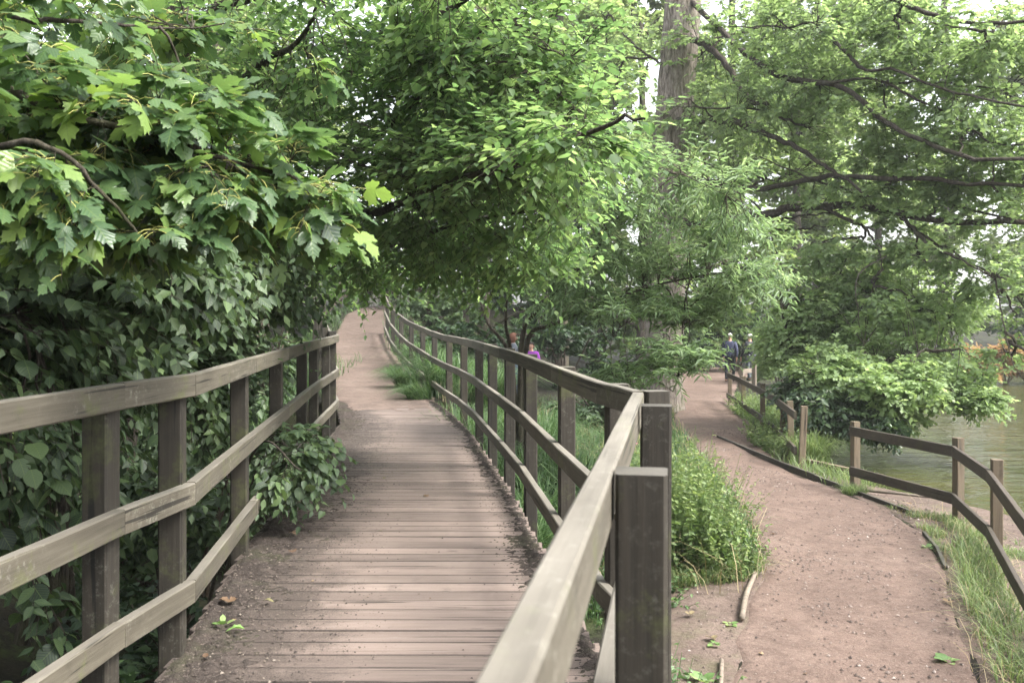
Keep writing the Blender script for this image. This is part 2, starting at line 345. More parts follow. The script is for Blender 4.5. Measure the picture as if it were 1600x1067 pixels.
def drape(name, ys, fl, fr, zf, n, m, edge=.06, lift=.012):
    """a ribbon between two edge curves lying a little above the ground, edges ragged and tucked in"""
    u = np.linspace(0, 1, n); V = []
    l = fl(ys) + edge * (fbm(ys * 2.3, ys * 0, 11) - .5) * 2; r = fr(ys) + edge * (fbm(ys * 2.1, ys * 0 + 5, 12) - .5) * 2
    XX = l[:, None] + (r - l)[:, None] * u[None]; YY = np.broadcast_to(ys[:, None], XX.shape)
    ZZ = zf(XX, YY) + lift + .012 * (fbm(XX * 4, YY * 4, 21) - .5)
    ed = np.minimum(u, 1 - u)[None] * (r - l)[:, None]
    ZZ = ZZ - .03 * (1 - smooth(ed / .09))
    return tag(link(name, npmesh(name, np.stack([XX, YY, ZZ], -1).reshape(-1, 3), gridfaces(len(ys), n), smooth_=True), m), kind='structure')
drape('gravel_path', np.arange(-4, 46, .1), pathL, pathR, lambda x, y: np.maximum(ground(x, y), LOW - .05), 40, M_PATH, .07, .02)
drape('upper_path', np.arange(12.6, 44, .08), lambda y: np.where(y < 15.6, deckL(y) + .10, rampL(y)), lambda y: np.where(y < 15.6, deckR(y) - .10, rampR(y)), lambda x, y: rampZ(np.maximum(y, 15)) + 0 * x - .03 * (1 - smooth((y - 13.6 + 2.4 * (fbm(x * 3, y * 2.0, 91) - .5)) / 1.4)), 30, M_RAMP, .05, .012)
# bare bank soil between path and pond, and the worn patch left of the path
drape('pond_bank', np.arange(-4, 19, .1), lambda y: pathR(y) - .1, lambda y: shoreX(y) + .1, ground, 34, M_BANK, .05, .008)
drape('bare_soil', np.arange(1, 9.2, .1), lambda y: pathL(y) * 0 + .62 + .02 * y, lambda y: pathL(y) + .12, ground, 20, M_BANK, .05, .010)

# pond
wm, t, b, out = mat('pond_water')
gm = N(t, 'ShaderNodeNewGeometry'); mp = N(t, 'ShaderNodeMapping'); t.links.new(gm.outputs['Position'], mp.inputs[0]); mp.inputs['Scale'].default_value = (.45, 1.5, 1); mp.inputs['Rotation'].default_value = (0, 0, .35)
c = ramp(t, noise(t, gm.outputs['Position'], .35, 4, .6), [(.35, (.030, .038, .008)), (.65, (.052, .050, .016))])
t.links.new(c, b.inputs['Base Color']); b.inputs['Roughness'].default_value = .06; b.inputs['IOR'].default_value = 1.33; b.inputs['Specular IOR Level'].default_value = .38
n1 = bump(t, None, noise(t, mp.outputs[0], 1.7, 3, .6), 1.0, .12); bump(t, b, noise(t, mp.outputs[0], 6, 3, .6), 1.0, .022, n1)
wx = np.linspace(-1, 101, 60); wy = np.linspace(-40, 56, 60); XX, YY = np.meshgrid(wx, wy)
XX = np.maximum(XX, shoreX(YY) - .45)
tag(link('pond', npmesh('pond', np.stack([XX, YY, XX * 0 + WATER], -1).reshape(-1, 3), gridfaces(60, 60)), wm), kind='structure')

# ------------------------------------------------------------------ beams
BR = random.Random(5)
def beam_mesh(name, L, w, h, nseg=4, ch=.006, jit=.0012, c0=0.0, c1=0.0):
    """box along local X, chamfered, slightly uneven; c0/c1 slope the ends (mitre, in metres across the width)"""
    pts = [(-w/2 + ch, -h/2), (w/2 - ch, -h/2), (w/2, -h/2 + ch), (w/2, h/2 - ch), (w/2 - ch, h/2), (-w/2 + ch, h/2), (-w/2, h/2 - ch), (-w/2, -h/2 + ch)]
    V = []
    for i in range(nseg + 1):
        x = L * i / nseg
        for (a, b2) in pts:
            sh = (c0 * a / w if i == 0 else 0) + (c1 * a / w if i == nseg else 0)
            V.append((x + sh, a + BR.uniform(-jit, jit), b2 + BR.uniform(-jit, jit)))
    Fc = [tuple(range(7, -1, -1)), tuple(nseg * 8 + k for k in range(8))]
    for i in range(nseg):
        for k in range(8):
            k2 = (k + 1) % 8; Fc.append((i*8+k, i*8+k2, (i+1)*8+k2, (i+1)*8+k))
    me = bpy.data.meshes.new(name); me.from_pydata(V, [], Fc); me.update(); return me
def beam(name, p0, p1, w, h, m, parent, roll=0.0, nseg=4, ch=.006, me=None, up=(0, 0, 1), jit=.0012, c0=0, c1=0):
    p0 = Vector(p0); p1 = Vector(p1); d = p1 - p0; L = d.length; xa = d.normalized(); up = Vector(up)
    ya = up.cross(xa).normalized(); za = xa.cross(ya)
    R = Matrix((xa, ya, za)).transposed().to_4x4() @ Matrix.Rotation(roll, 4, 'X')
    me = me or beam_mesh(name, L, w, h, nseg, ch, jit, c0, c1)
    if not me.materials: me.materials.append(m)
    o = bpy.data.objects.new(name, me); COL.objects.link(o)
    if parent: o.parent = parent; o.matrix_basis = Matrix.Translation(p0 - parent.location) @ R
    else: o.matrix_basis = Matrix.Translation(p0) @ R
    return o

# ------------------------------------------------------------------ boardwalk: planks on bearers
deck = tag(empty('boardwalk', (-.6, 3, 0)), kind='structure')
y = -.9; k = 0
while y < 16.3:
    wd = .142 + BR.uniform(-.001, .001); yc = y + wd / 2
    tilt = -.004 - .12 * smooth((yc - 6) / 10.0)
    l = float(deckL(yc)) - BR.uniform(0, .03); r = float(deckR(yc)) + BR.uniform(0, .03)
    if yc > 15.5: l += .1; r -= .1
    z = -.02 + BR.uniform(-.0015, .0015); mx = (l + r) / 2; hx = (r - l) / 2
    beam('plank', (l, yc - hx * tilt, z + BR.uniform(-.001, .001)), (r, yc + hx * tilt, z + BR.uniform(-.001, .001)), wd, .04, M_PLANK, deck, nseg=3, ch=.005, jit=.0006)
    y += wd + .009; k += 1
for f in (.12, .5, .88):
    ys = [-.9, 2, 5, 8, 11, 13.6, 16.2]
    for a, b2 in zip(ys[:-1], ys[1:]):
        xa = float(deckL(a) + (deckR(a) - deckL(a)) * f); xb = float(deckL(b2) + (deckR(b2) - deckL(b2)) * f)
        beam('bearer', (xa, a, -.115), (xb, b2 - .01, -.115), .075, .14, M_POST, deck)
for a in (1, 4, 7, 10, 13):
    beam('crossbeam', (float(deckL(a)) + .05, a, -.27), (float(deckR(a)) - .05, a, -.27), .1, .14, M_POST, deck)
# soil drifts lying on the planks
ys = np.arange(-.8, 16.4, .022); us = np.linspace(0, 1, 110); XX = deckL(ys)[:, None] + (deckR(ys) - deckL(ys))[:, None] * us[None] ; YY = np.broadcast_to(ys[:, None], XX.shape)
dl = XX - deckL(YY); dr = deckR(YY) - XX
wl = .46 + .10 * np.sin(YY * 1.1) + .20 * (fbm(YY * .9, YY * 0, 31) - .5) - .12 * smooth((YY - 8) / 3)
wr = .17 + .16 * (fbm(YY * .8, YY * 0, 33) - .5) + .10 * smooth((YY - 4.6) / .6) * smooth((6.3 - YY) / .6)
tl = 1 - dl / wl; tr = 1 - dr / wr
nz = fbm(XX * 6, YY * 14, 40, 4) - .5; nf = fbm(XX * 40, YY * 45, 44, 2) - .5
H = np.maximum(tl * .024, tr * .02) * 1.0 + nz * .012 + nf * .040 - .010
H = np.minimum(H, .03) - .012 * (1 - smooth(np.minimum(dl, dr) / .04))
V = np.stack([XX, YY, H], -1).reshape(-1, 3); Fq = gridfaces(len(ys), 110)
keep = (V[Fq][:, :, 2] > -.007).any(1); Fq = Fq[keep]; used, inv = np.unique(Fq, return_inverse=True)
tag(link('soil_drift', npmesh('soil_drift', V[used], inv.reshape(-1, 4), smooth_=True), M_SOIL), kind='stuff')

# ------------------------------------------------------------------ fences
def fence(name, label, pts, side, tops, mr, mp, post=.092, rail=(.045, .093), posts=None, zf=None, foot=-1.25, group=None, ptop=.0, cat='fence', prise=None, tilt=0.0, over=.0):
    """pts: (y, x) inner rail face line; side +1: posts stand right of the rails; tops: heights of the rails' top edges above zf"""
    root = tag(empty(name, (pts[0][1], pts[0][0], 0)), label, cat, group)
    P = [np.array([p[1], p[0]]) for p in pts]; zf = zf or (lambda x, y: 0.0)
    for j, tz in enumerate(tops):
        for i in range(len(P) - 1):
            a, b2 = P[i], P[i + 1]; d = b2 - a; d /= np.linalg.norm(d); nrm = np.array([d[1], -d[0]]) * side
            def bend(q, e):
                if q < 0 or q >= len(P) - 1: return 0.0
                dd = P[q + 1] - P[q]; dd = dd / np.linalg.norm(dd)
                ang = math.atan2(d[0] * dd[1] - d[1] * dd[0], d @ dd); return math.tan(ang / 2) * rail[0] * e
            off = nrm * rail[0] / 2
            za, zb = zf(*a) + tz - rail[1] / 2, zf(*b2) + tz - rail[1] / 2
            rz = BR.uniform(-.002, .002)
            A = a + off; B = b2 + off
            if i == 0: A = A - d * over
            if i == len(P) - 2: B = B + d * over
            beam('rail', (*(A + d * .0012), za + rz), (*(B - d * .0012), zb + rz), rail[0], rail[1], mr, root, nseg=5, ch=.005, jit=.001,
                 c0=(bend(i - 1, 1)), c1=(bend(i + 1, 1)))
    for q in (posts if posts is not None else pts):
        y0, x0 = q[0], q[1]; tp = q[2] if len(q) > 2 else ptop
        i = min(max(int(np.searchsorted([p[0] for p in pts] if pts[-1][0] > pts[0][0] else [-p[0] for p in pts], y0 if pts[-1][0] > pts[0][0] else -y0, side='right')) - 1, 0), len(P) - 2)
        d = P[i + 1] - P[i]; d /= np.linalg.norm(d); nrm = np.array([d[1], -d[0]]) * side
        c = np.array([x0, y0]) + nrm * (rail[0] + post / 2 + .002)
        zt = zf(x0, y0) + tops[0] + tp
        lx, ly = BR.uniform(-.008, .008), BR.uniform(-.008, .008)
        if len(q) > 3: lx += q[3]
        beam('post', (c[0], c[1], min(foot, zf(x0, y0) - .3)), (c[0] + lx, c[1] + ly, zt), post, post, mp, root, up=(nrm[0], nrm[1], 0), nseg=3, ch=.007, jit=.0015)
    return root
rz = lambda x, y: float(rampZ(y)) if y > 15 else 0.0
fence('boardwalk_fence', 'weathered rail fence along the right edge of the boardwalk, from corner post to far bend',
      FR[1:], 1, (1.10, .665, .255), M_RAIL, M_POST, posts=[(3.66, .452, -.003)] + [(p[0], p[1], -.006) for p in FR[2:]], zf=rz, foot=-1.9)
fence('boardwalk_fence', 'pale-topped rail fence section in the near foreground with two square posts, ending at the corner',
      [(-1.2, -.36), (.734, -.032), (3.585, .448)], 1, (1.10, .69, .255), M_RAIL, M_POST, posts=[(.35, -.097, .0), (1.75, .14, .002), (3.05, .358, .002)], zf=rz, foot=-1.9, post=.094)
fence('boardwalk_fence', 'lichen-spotted rail fence running up the left side of the boardwalk',
      FL, -1, (1.145, .70, .30), M_RAIL, M_POST, posts=[(p[0], p[1], -.03 if p[0] < 12 else .05) for p in FL], zf=rz, foot=-2.0, post=.095)
fence('path_fence', 'thin dark rail fence beside the far upper path where it bends right',
      [(24.5, -4.95), (27, -5.2), (31, -5.45), (35, -5.2), (38.5, -4.5)], -1, (1.0, .55), M_RAIL2, M_POST, zf=rz, foot=0)
lz = lambda x, y: LOW
fence('pond_fence', 'two-rail wooden fence with square posts at the pond edge, nearest and rightmost',
      [(4.2, 2.8), (7.0, 3.74), (9.4, 4.64), (11.1, 5.08), (13.1, 4.60)], 1, (.86, .31), M_RAIL2, M_POST2, posts=[(4.2, 2.8, .09), (7.0, 3.74, .09), (9.4, 4.64, .10), (11.1, 5.08, .09), (13.1, 4.60, .06)], zf=lz, foot=-1.7, post=.1, rail=(.042, .125))
fence('pond_fence', 'crooked two-rail fence along the path between the grass tuft and the willow',
      [(15.3, 4.50), (18.4, 5.0), (20.6, 5.28), (23.7, 5.62), (26.2, 5.85)], 1, (.84, .28), M_RAIL2, M_POST2,
      posts=[(15.3, 4.50, .09, -.10 + .16), (16.6, 4.75, .06, -.05), (18.0, 4.93, .05, .08), (20.6, 5.28, .08), (23.7, 5.62, .05), (26.2, 5.85, .05)], zf=lz, foot=-1.5, post=.1, rail=(.042, .13))
fence('pond_fence', 'short pale fence section beside the two walkers', [(29.5, 6.95), (30.6, 7.62)], 1, (.72, .3), M_STICK, M_STICK, zf=lz, foot=-1.3, post=.12, rail=(.045, .14), posts=[(29.5, 6.95, .05), (30.6, 7.62, .22)])

# timber path edging and the bleached log
def run(name, label, pts, w, h, m, cat, group=None, zoff=0):
    root = tag(empty(name, (pts[0][0], pts[0][1], LOW)), label, cat, group)
    for a, b2 in zip(pts[:-1], pts[1:]):
        beam('board', (a[0], a[1], LOW + zoff + BR.uniform(-.006, .006)), (b2[0], b2[1], LOW + zoff + BR.uniform(-.006, .006)), w, h, m, root, ch=.004, nseg=3)
    return root
run('timber_edging', 'low dark timber edging curving along the right side of the red path', [(3.98, 18.6), (4.13, 16.9), (4.28, 15.3), (4.42, 14.0), (4.50, 13.2), (4.62, 12.2), (4.74, 11.4)], .035, .11, M_POST, 'edging')
run('timber_edging', 'short timber edging strip beside the bright grass on the right', [(4.42, 10.3), (4.25, 9.6), (4.02, 8.9)], .035, .10, M_POST, 'edging')
run('timber_edging', 'weathered board lying on the bank behind the fence gap', [(4.75, 15.4), (5.35, 13.9)], .09, .05, M_POST2, 'edging', zoff=.04)
def stick(name, label, pts, r, m, cat='log', sides=8):
    P = bez(pts, 12); rr = r * np.linspace(1, .8, 12); V, Fq = tubes(P[None], rr[None], sides, .06, 3)
    o = link(name, npmesh(name, V, [Fq, np.array([list(range(sides))[::-1]]), np.array([list(range(len(V) - sides, len(V)))])], smooth_=True), m); return tag(o, label, cat)
stick('log', 'bleached thin log lying along the left edge of the red path', [(1.76, 7.35, LOW + .045), (1.94, 7.95, LOW + .05), (2.14, 8.5, LOW + .05), (2.34, 9.05, LOW + .045)], .024, M_STICK)
stick('log', 'dull thin log half sunk in soil by the broad-leaved weed', [(1.12, 5.0, LOW + .03), (1.24, 5.7, LOW + .035), (1.42, 6.5, LOW + .03)], .018, M_STICK)
stick('branch', 'pale fallen branch on the bank under the pond rail', [(4.75, 12.9, LOW + .02), (5.1, 12.6, LOW + .03), (5.5, 12.5, LOW + .0)], .02, M_STICK, 'branch')
# ------------------------------------------------------------------ leaves: templates in the frame (along, across, up), unit length
def leaf_tpl(outline, fold=.12, curl=.18, vein=True):
    """outline: half outline [(u, v)] from stalk to tip; returns V, tris, uv (mirrored, folded on the midrib, tip bent down)"""
    o = np.array(outline, float); n = len(o)
    mid = np.stack([o[:, 0], o[:, 0] * 0], 1)
    def lift(p): return np.stack([p[:, 0], p[:, 1], np.abs(p[:, 1]) * fold - curl * p[:, 0] ** 2], 1)
    inner = o[1:-1]
    V = np.vstack([lift(mid), lift(inner), lift(inner * [1, -1])]); k = n - 2; T = []
    for s, sg in ((n, 1), (n + k, -1)):
        ring = [0] + [s + i for i in range(k)] + [n - 1]
        for i in range(n - 1):
            a, b2, c2, d2 = i, ring[i], ring[i + 1], i + 1
            for tri in ((a, b2, c2), (a, c2, d2)):
                if len(set(tri)) == 3: T.append(tri if sg < 0 else tri[::-1])
    return V, np.array(T), np.stack([V[:, 0], V[:, 1]], 1)
def fan_tpl(pts, hub=(.25, 0), fold=.08, curl=.25):
    """whole outline as a fan round a hub (lobed leaves)"""
    p = np.array(pts, float); q = np.vstack([[hub], p])
    V = np.stack([q[:, 0], q[:, 1], fold * np.abs(q[:, 1]) - curl * (q[:, 0] ** 2 + .6 * q[:, 1] ** 2)], 1); V[0, 2] += .02
    n = len(p); T = np.array([(0, 1 + i, 1 + (i + 1) % n) for i in range(n)])
    return V, T, np.stack([V[:, 0], V[:, 1]], 1)
def mirror(h): return h + [(u, -v) for u, v in h[::-1] if abs(v) > 1e-6]
MAPLE_H = [(0, .0), (-.10, .22), (-.02, .40), (.10, .44), (.13, .60), (.25, .50), (.38, .56), (.40, .40), (.34, .22), (.50, .26), (.58, .36), (.70, .24), (.84, .20), (.80, .10), (1.0, 0)]
T_MAPLE = fan_tpl([(0, 0)] + MAPLE_H[1:-1] + [(1.0, 0)] + [(u, -v) for u, v in MAPLE_H[1:-1][::-1]], (.26, 0), .10, .28)
T_MAPLE2 = fan_tpl([(0, 0)] + MAPLE_H[1:-1] + [(1.0, 0)] + [(u * .96, -v * .9) for u, v in MAPLE_H[1:-1][::-1]], (.26, 0), -.12, .42)
T_HAZEL = leaf_tpl([(0, 0), (.02, .20), (.18, .37), (.38, .43), (.60, .41), (.78, .27), (.90, .12), (1, 0)], .14, .20)
T_HAZEL2 = leaf_tpl([(0, 0), (.05, .24), (.25, .40), (.48, .42), (.72, .34), (.86, .15), (1, 0)], -.10, .34)
T_OVAL = leaf_tpl([(0, 0), (.10, .17), (.26, .27), (.45, .31), (.64, .26), (.80, .16), (.92, .05), (1.06, 0)], .14, .26)
T_OVAL4 = leaf_tpl([(0, 0), (.40, .36), (.80, .20), (1, 0)], .16, .22)
def split_tpl(o, fold=.16, curl=.22):
    """half outline o; both halves are fans off the midrib edge (few triangles)"""
    o = np.array(o, float); inner = o[1:-1]; n = len(inner)
    def lift(p): return np.stack([p[:, 0], p[:, 1], np.abs(p[:, 1]) * fold * 2 - curl * p[:, 0] ** 2], 1)
    V = np.vstack([lift(o[[0, -1]]), lift(inner), lift(inner * [1, -1])]); T = []
    for s_, sg in ((2, 1), (2 + n, -1)):
        ring = list(range(s_, s_ + n)) + [1]
        for i in range(len(ring) - 1):
            tri = (0, ring[i], ring[i + 1]); T.append(tri[::-1] if sg > 0 else tri)
    return V, np.array(T), np.stack([V[:, 0], V[:, 1]], 1)
T_OV = split_tpl([(0, 0), (.26, .30), (.66, .25), (1.05, 0)], .16, .22)
T_OV2 = split_tpl([(0, 0), (.22, .22), (.55, .33), (.72, .18), (1.05, 0)], -.08, .3)
T_WILLOW = split_tpl([(0, 0), (.30, .09), (.68, .075), (1, 0)], .3, .35)
T_KITE = (np.array([(0, 0, 0), (.45, .36, .10), (1, .05, -.1), (.6, -.34, .12)]), np.array([(0, 2, 1), (0, 3, 2)]), np.array([(0, 0), (.45, .36), (1, .05), (.6, -.34)]))
T_OK = split_tpl([(0, 0), (.25, .26), (.45, .14), (.72, .34), (1, 0)], .14, .2)
T_OK2 = split_tpl([(0, 0), (.15, .18), (.5, .40), (.62, .16), (1.05, 0)], -.12, .3)
T_OAK = fan_tpl(mirror([(0, 0), (.22, .16), (.34, .10), (.48, .26), (.60, .15), (.76, .26), (.88, .12), (1, 0)]), (.4, 0), .1, .2)
T_STAR = fan_tpl([(0, 0), (.15, .30), (.45, .20), (.62, .45), (.75, .14), (1.05, .05), (.78, -.2), (.6, -.42), (.4, -.16), (.12, -.34)], (.4, 0), .25, .2)
T_CLUMP = (np.array([(0, 0, 0), (.5, .38, .05), (1, .05, -.1), (.55, -.36, .08), (.35, .1, .22)]), np.array([(0, 3, 4), (4, 3, 2), (0, 4, 1), (4, 2, 1)]), np.array([(0, 0), (.5, .38), (1, .05), (.55, -.36), (.35, .1)]))
def unit(v): return v / (np.linalg.norm(v, axis=-1, keepdims=True) + 1e-9)
def place_leaves(tpl, P, A, Nn, S):
    V, T, U = tpl; B = unit(np.cross(Nn, A)); Nn = np.cross(A, B)
    n = len(P); k = len(V)
    W = P[:, None] + S[:, None, None] * (V[None, :, :1] * A[:, None] + V[None, :, 1:2] * B[:, None] + V[None, :, 2:] * Nn[:, None])
    return W.reshape(-1, 3), (T[None] + (np.arange(n) * k)[:, None, None]).reshape(-1, 3), np.tile(U, (n, 1))

TWO_GREEN = None
def grow(rng, limbs, blobs, per=9, L1=(.25, .8), L2=(.25, .55), k=12, size=(.07, .11), droop=.25, flat=.75, lead=.35, upb=.25, leafpitch=.25, keep=None, jit=.35, spread=1.0, back=None, rise=0.0):
    """limbs: list of (m,3) polylines; blobs: list of (centre, radii, count). Returns boughs, twigs and leaf arrays."""
    LP = np.vstack([bez(l, 24)[3:] for l in limbs]); sub = []
    for c, r, n in blobs:
        c = np.asarray(c, float); i_ = np.argmin(np.linalg.norm(LP - c, axis=1)); s_ = LP[i_]; d_ = c - s_; L_ = np.linalg.norm(d_)
        if L_ < .45: continue
        pts = np.array([s_, s_ + d_ * .35 + rng.normal(size=3) * L_ * .10 + [0, 0, L_ * .08], s_ + d_ * .7 + rng.normal(size=3) * L_ * .08, c + d_ / L_ * min(np.max(r) * .5, L_)])
        if keep is not None and not keep(pts[-2:]).all(): continue
        sub.append(pts)
        for q_ in range(2 if np.max(r) > .8 else 1):
            e_ = c + rng.normal(size=3) * np.asarray(r) * .6; m_ = pts[1 + q_]
            if keep is not None and not keep(e_[None]).all(): continue
            sub.append(np.array([m_, (m_ + e_) / 2 + rng.normal(size=3) * L_ * .06, e_]))
    if sub: LP = np.vstack([LP] + [bez(l, 14)[2:] for l in sub])
    Tg = []
    for c, r, n in blobs:
        q = rng.normal(size=(n, 3)); q = unit(q) * rng.uniform(0, 1, (n, 1)) ** .45; Tg.append(np.asarray(c) + q * np.asarray(r))
    Tg = np.vstack(Tg)
    if keep is not None: Tg = Tg[keep(Tg)]
    # nearest limb point, biased so that boughs leave nearer the trunk
    D = np.linalg.norm(Tg[:, None] - LP[None], axis=2) if len(Tg) * len(LP) < 6e6 else None
    j = np.argmin(D, 1); S0 = LP[j]
    d = Tg - S0; ln = np.linalg.norm(d, axis=1, keepdims=True)
    far = ln[:, 0] > L1[1]
    S0 = np.where(far[:, None], Tg - d / ln * np.minimum(ln, L1[1] * 2.2), S0) if False else S0
    n = len(Tg); t = np.linspace(0, 1, 8)[None, :, None]
    ctrl = S0 + d * .5 + np.array([0, 0, 1]) * ln * upb + rng.normal(size=(n, 3)) * ln * .10
    Bo = (1 - t) ** 2 * S0[:, None] + 2 * t * (1 - t) * ctrl[:, None] + t ** 2 * Tg[:, None]
    wig = rng.normal(size=(n, 8, 3)) * ln[:, None] * .018; wig[:, 0] = 0; Bo = Bo + wig
    # twigs off the outer part of each bough
    m = n * per; bi = np.repeat(np.arange(n), per)
    tt = rng.uniform(0, 1, m) ** .8 ; lnm = ln[bi, 0]
    reach = np.clip(L1[1] / np.maximum(lnm, .01), .15, .8); tt = 1 - reach * (1 - tt)
    x = tt * 6.999; i0 = x.astype(int); f = (x - i0)[:, None]
    O = Bo[bi, i0] * (1 - f) + Bo[bi, i0 + 1] * f; Td = unit(Bo[bi, i0 + 1] - Bo[bi, i0])
    side = unit(np.cross(Td, [0, 0, 1.0])) * rng.choice([-1, 1], (m, 1)); side[:, 2] += rng.normal(size=m) * .35
    D2 = unit(Td * lead + side * rng.uniform(.2, 1, (m, 1)) * spread + rng.normal(size=(m, 3)) * .25 * np.array([1, 1, 1 - flat * .7]) + np.array([0, 0, rise]))
    l2 = rng.uniform(*L2, m)[:, None]
    tw = np.linspace(0, 1, 3)[None, :, None]
    Tw = O[:, None] + D2[:, None] * l2[:, None] * tw; Tw[:, :, 2] -= (droop * l2 * tw[0, :, 0][None] ** 2)
    # leaves alternate along the twig
    mk = m * k; ti = np.repeat(np.arange(m), k); q = (np.tile(np.arange(k), m) + rng.uniform(.2, 1, mk)) / k
    sg = np.where(np.tile(np.arange(k) % 2, m) == 0, 1.0, -1.0)[:, None]
    P = O[ti] + D2[ti] * l2[ti] * q[:, None]; P[:, 2] -= droop * l2[ti, 0] * q ** 2
    Dt = D2[ti].copy(); Dt[:, 2] -= 2 * droop * q; Dt = unit(Dt)
    Sd = unit(np.cross(Dt, [0, 0, 1.0])) * sg
    A = unit(Dt * rng.uniform(.3, 1.1, (mk, 1)) + Sd + rng.normal(size=(mk, 3)) * jit * .6 + np.array([0, 0, -1.0]) * rng.normal(leafpitch, .3, (mk, 1)))
    tiltn = rng.normal(size=(mk, 3)) * jit * np.array([1, 1, .3])
    if back is not None: tiltn = tiltn + np.asarray(back)
    Nn = unit(np.array([0, 0, 1.0]) + tiltn); Nn = unit(Nn - A * (Nn * A).sum(1, keepdims=True))
    S = rng.uniform(*size, mk) * (.55 + .45 * np.sin(np.pi * np.clip(q, .12, .9)))
    tint = np.clip(rng.normal(.5, .17, mk) + .12 * rng.normal(size=n)[bi][ti], 0, 1)
    return dict(sub=sub, boughs=Bo, ln=ln[:, 0], twigs=Tw, P=P, A=A, N=Nn, S=S, tint=tint)

SINGLE = {}
def single_leaves(root, name, tpls, m, P, A, Nn, S, tag_=''):
    key = (name, m.name)
    if key not in SINGLE:
        L = []
        for V, T, U in tpls:
            me = npmesh(name, V, T, None, U); me.materials.append(m); L.append(me)
        SINGLE[key] = L
    L = SINGLE[key]; B = unit(np.cross(Nn, A)); Nn = np.cross(A, B); rl = np.array(root.location)
    for i in range(len(P)):
        o = bpy.data.objects.new('leaf', L[i % len(L)]); COL.objects.link(o); o.parent = root
        s = float(S[i]); M = Matrix(((*(A[i] * s), 0), (*(B[i] * s), 0), (*(Nn[i] * s), 0), (0, 0, 0, 1))).transposed()
        M.translation = Vector(P[i] - rl); o.matrix_basis = M
def in_view(P, mg=1.03):
    d = np.maximum(P[:, 1], .01); px = P[:, 0] / d * F + CX; py = HY - (P[:, 2] - EYE) / d * F
    return (P[:, 1] > .3) & (px > 800 - 800 * mg) & (px < 800 + 800 * mg) & (py > 533 - 533 * mg) & (py < 533 + 533 * mg)
def tree(name, label, cat, base, trunk, limbs, radii, g, tpls, lm, bark, group=None, petiole=None, limb_bark=None, sub_r=.02, singles=0, lm1=None, tpl1=None, bough_r=.012, twig_r=.003, sides=7, trunk_r=None, cull=True, twigs=True, near=(0, 0), rough=.05):
    """one tree or shrub: trunk (with limbs), crown; the nearest leaves as parts of their own"""
    root = tag(empty(name, tuple(base)), label, cat, group)
    bg_ = Bag()
    if trunk is not None:
        for kk, tr_ in enumerate(trunk if np.ndim(trunk[0]) == 2 else [trunk]):
            r = trunk_r[kk] if np.ndim(trunk_r[0]) == 1 else trunk_r
            Pp = bez(tr_, 26); rr = np.interp(np.linspace(0, 1, 26), np.linspace(0, 1, len(r)), r)
            V, Q = tubes(Pp[None], rr[None], 14 if r[0] > .15 else 8, rough, 5); bg_.add(V, Q)
        link('trunk', bg_.mesh('trunk', True), bark, root)
    for l, (r0, r1) in zip(limbs, radii):
        if r0 <= 0: continue
        b3 = Bag(); Pp = bez(l, 30); n_ = np.random.default_rng(len(l)).normal(size=Pp.shape) * r0 * .22; n_[0] = 0
        V, Q = tubes((Pp + n_)[None], np.linspace(r0, r1, 30)[None], 8 if r0 > .06 else 6, .07, 7); b3.add(V, Q)
        link('limb', b3.mesh('limb', True), limb_bark or bark, root)
    if g is None: return root
    P, A, Nn, S, ti = g['P'], g['A'], g['N'], g['S'], g['tint']
    if cull:
        # leave out what lies under the ground or inside the lens
        ok = (P[:, 2] > -1.6) & (np.linalg.norm(P - np.array([0, 0, EYE]), axis=1) > .9)
        P, A, Nn, S, ti = P[ok], A[ok], Nn[ok], S[ok], ti[ok]
    if petiole is not None:
        pl = petiole[1] * S; P0 = P; P = P + A * pl[:, None] * .9 + np.array([0, 0, 1]) * pl[:, None] * .12
        mid_ = (P0 + P) / 2 + np.array([0, 0, 1]) * pl[:, None] * .10
        pb = Bag(); V, Q = tubes(np.stack([P0, mid_, P], 1), np.full((len(P), 3), .0013), 3); pb.add(V, Q)
        o = link('leaf_stalks', pb.mesh('leaf_stalks'), petiole[0], root); o['kind'] = 'stuff'
    if singles:
        sc = S / np.maximum(P[:, 1], .5) * in_view(P); idx = np.argsort(-sc)[:singles]
        single_leaves(root, 'leaf', tpl1 or tpls, lm1, P[idx], A[idx], Nn[idx], S[idx])
        mk = np.ones(len(P), bool); mk[idx] = False; P, A, Nn, S, ti = P[mk], A[mk], Nn[mk], S[mk], ti[mk]
    cr = []; F_ = []; U_ = []; T_ = []; off = 0
    for q, tp in enumerate(tpls):
        s_ = slice(q, None, len(tpls)); V, T, U = place_leaves(tp, P[s_], A[s_], Nn[s_], S[s_])
        cr.append(V); F_.append(T + off); U_.append(U); T_.append(np.repeat(ti[s_], len(tp[0]))); off += len(V)
    o = link('crown', npmesh('crown', np.vstack(cr), np.vstack(F_), np.concatenate(T_), np.vstack(U_)), lm, root); o['kind'] = 'stuff'
    if g['sub']:
        sb = np.stack([bez(l, 12) for l in g['sub']]); sb[:, 1:-1] += np.random.default_rng(3).normal(size=sb[:, 1:-1].shape) * sub_r * .8
        V, Q = tubes(sb, np.full((len(sb), 12), sub_r) * np.linspace(1, .35, 12)[None], 5); b3 = Bag(); b3.add(V, Q); o = link('branches', b3.mesh('branches', True), limb_bark or bark, root); o['kind'] = 'stuff'
    tb = Bag(); bo = g['boughs']; r0 = np.clip(bough_r * np.sqrt(g['ln'] / .8), bough_r * .35, bough_r * 2.2)
    bo = bo[:, [0, 2, 4, 7]] if len(bo) > 400 else bo
    if not twigs: bo = bo[:, [0, -2, -1]] if bo.shape[1] == 4 else bo[:, [0, 4, 7]]
    V, Q = tubes(bo, r0[:, None] * np.linspace(1, .3, bo.shape[1])[None], 3); tb.add(V, Q)
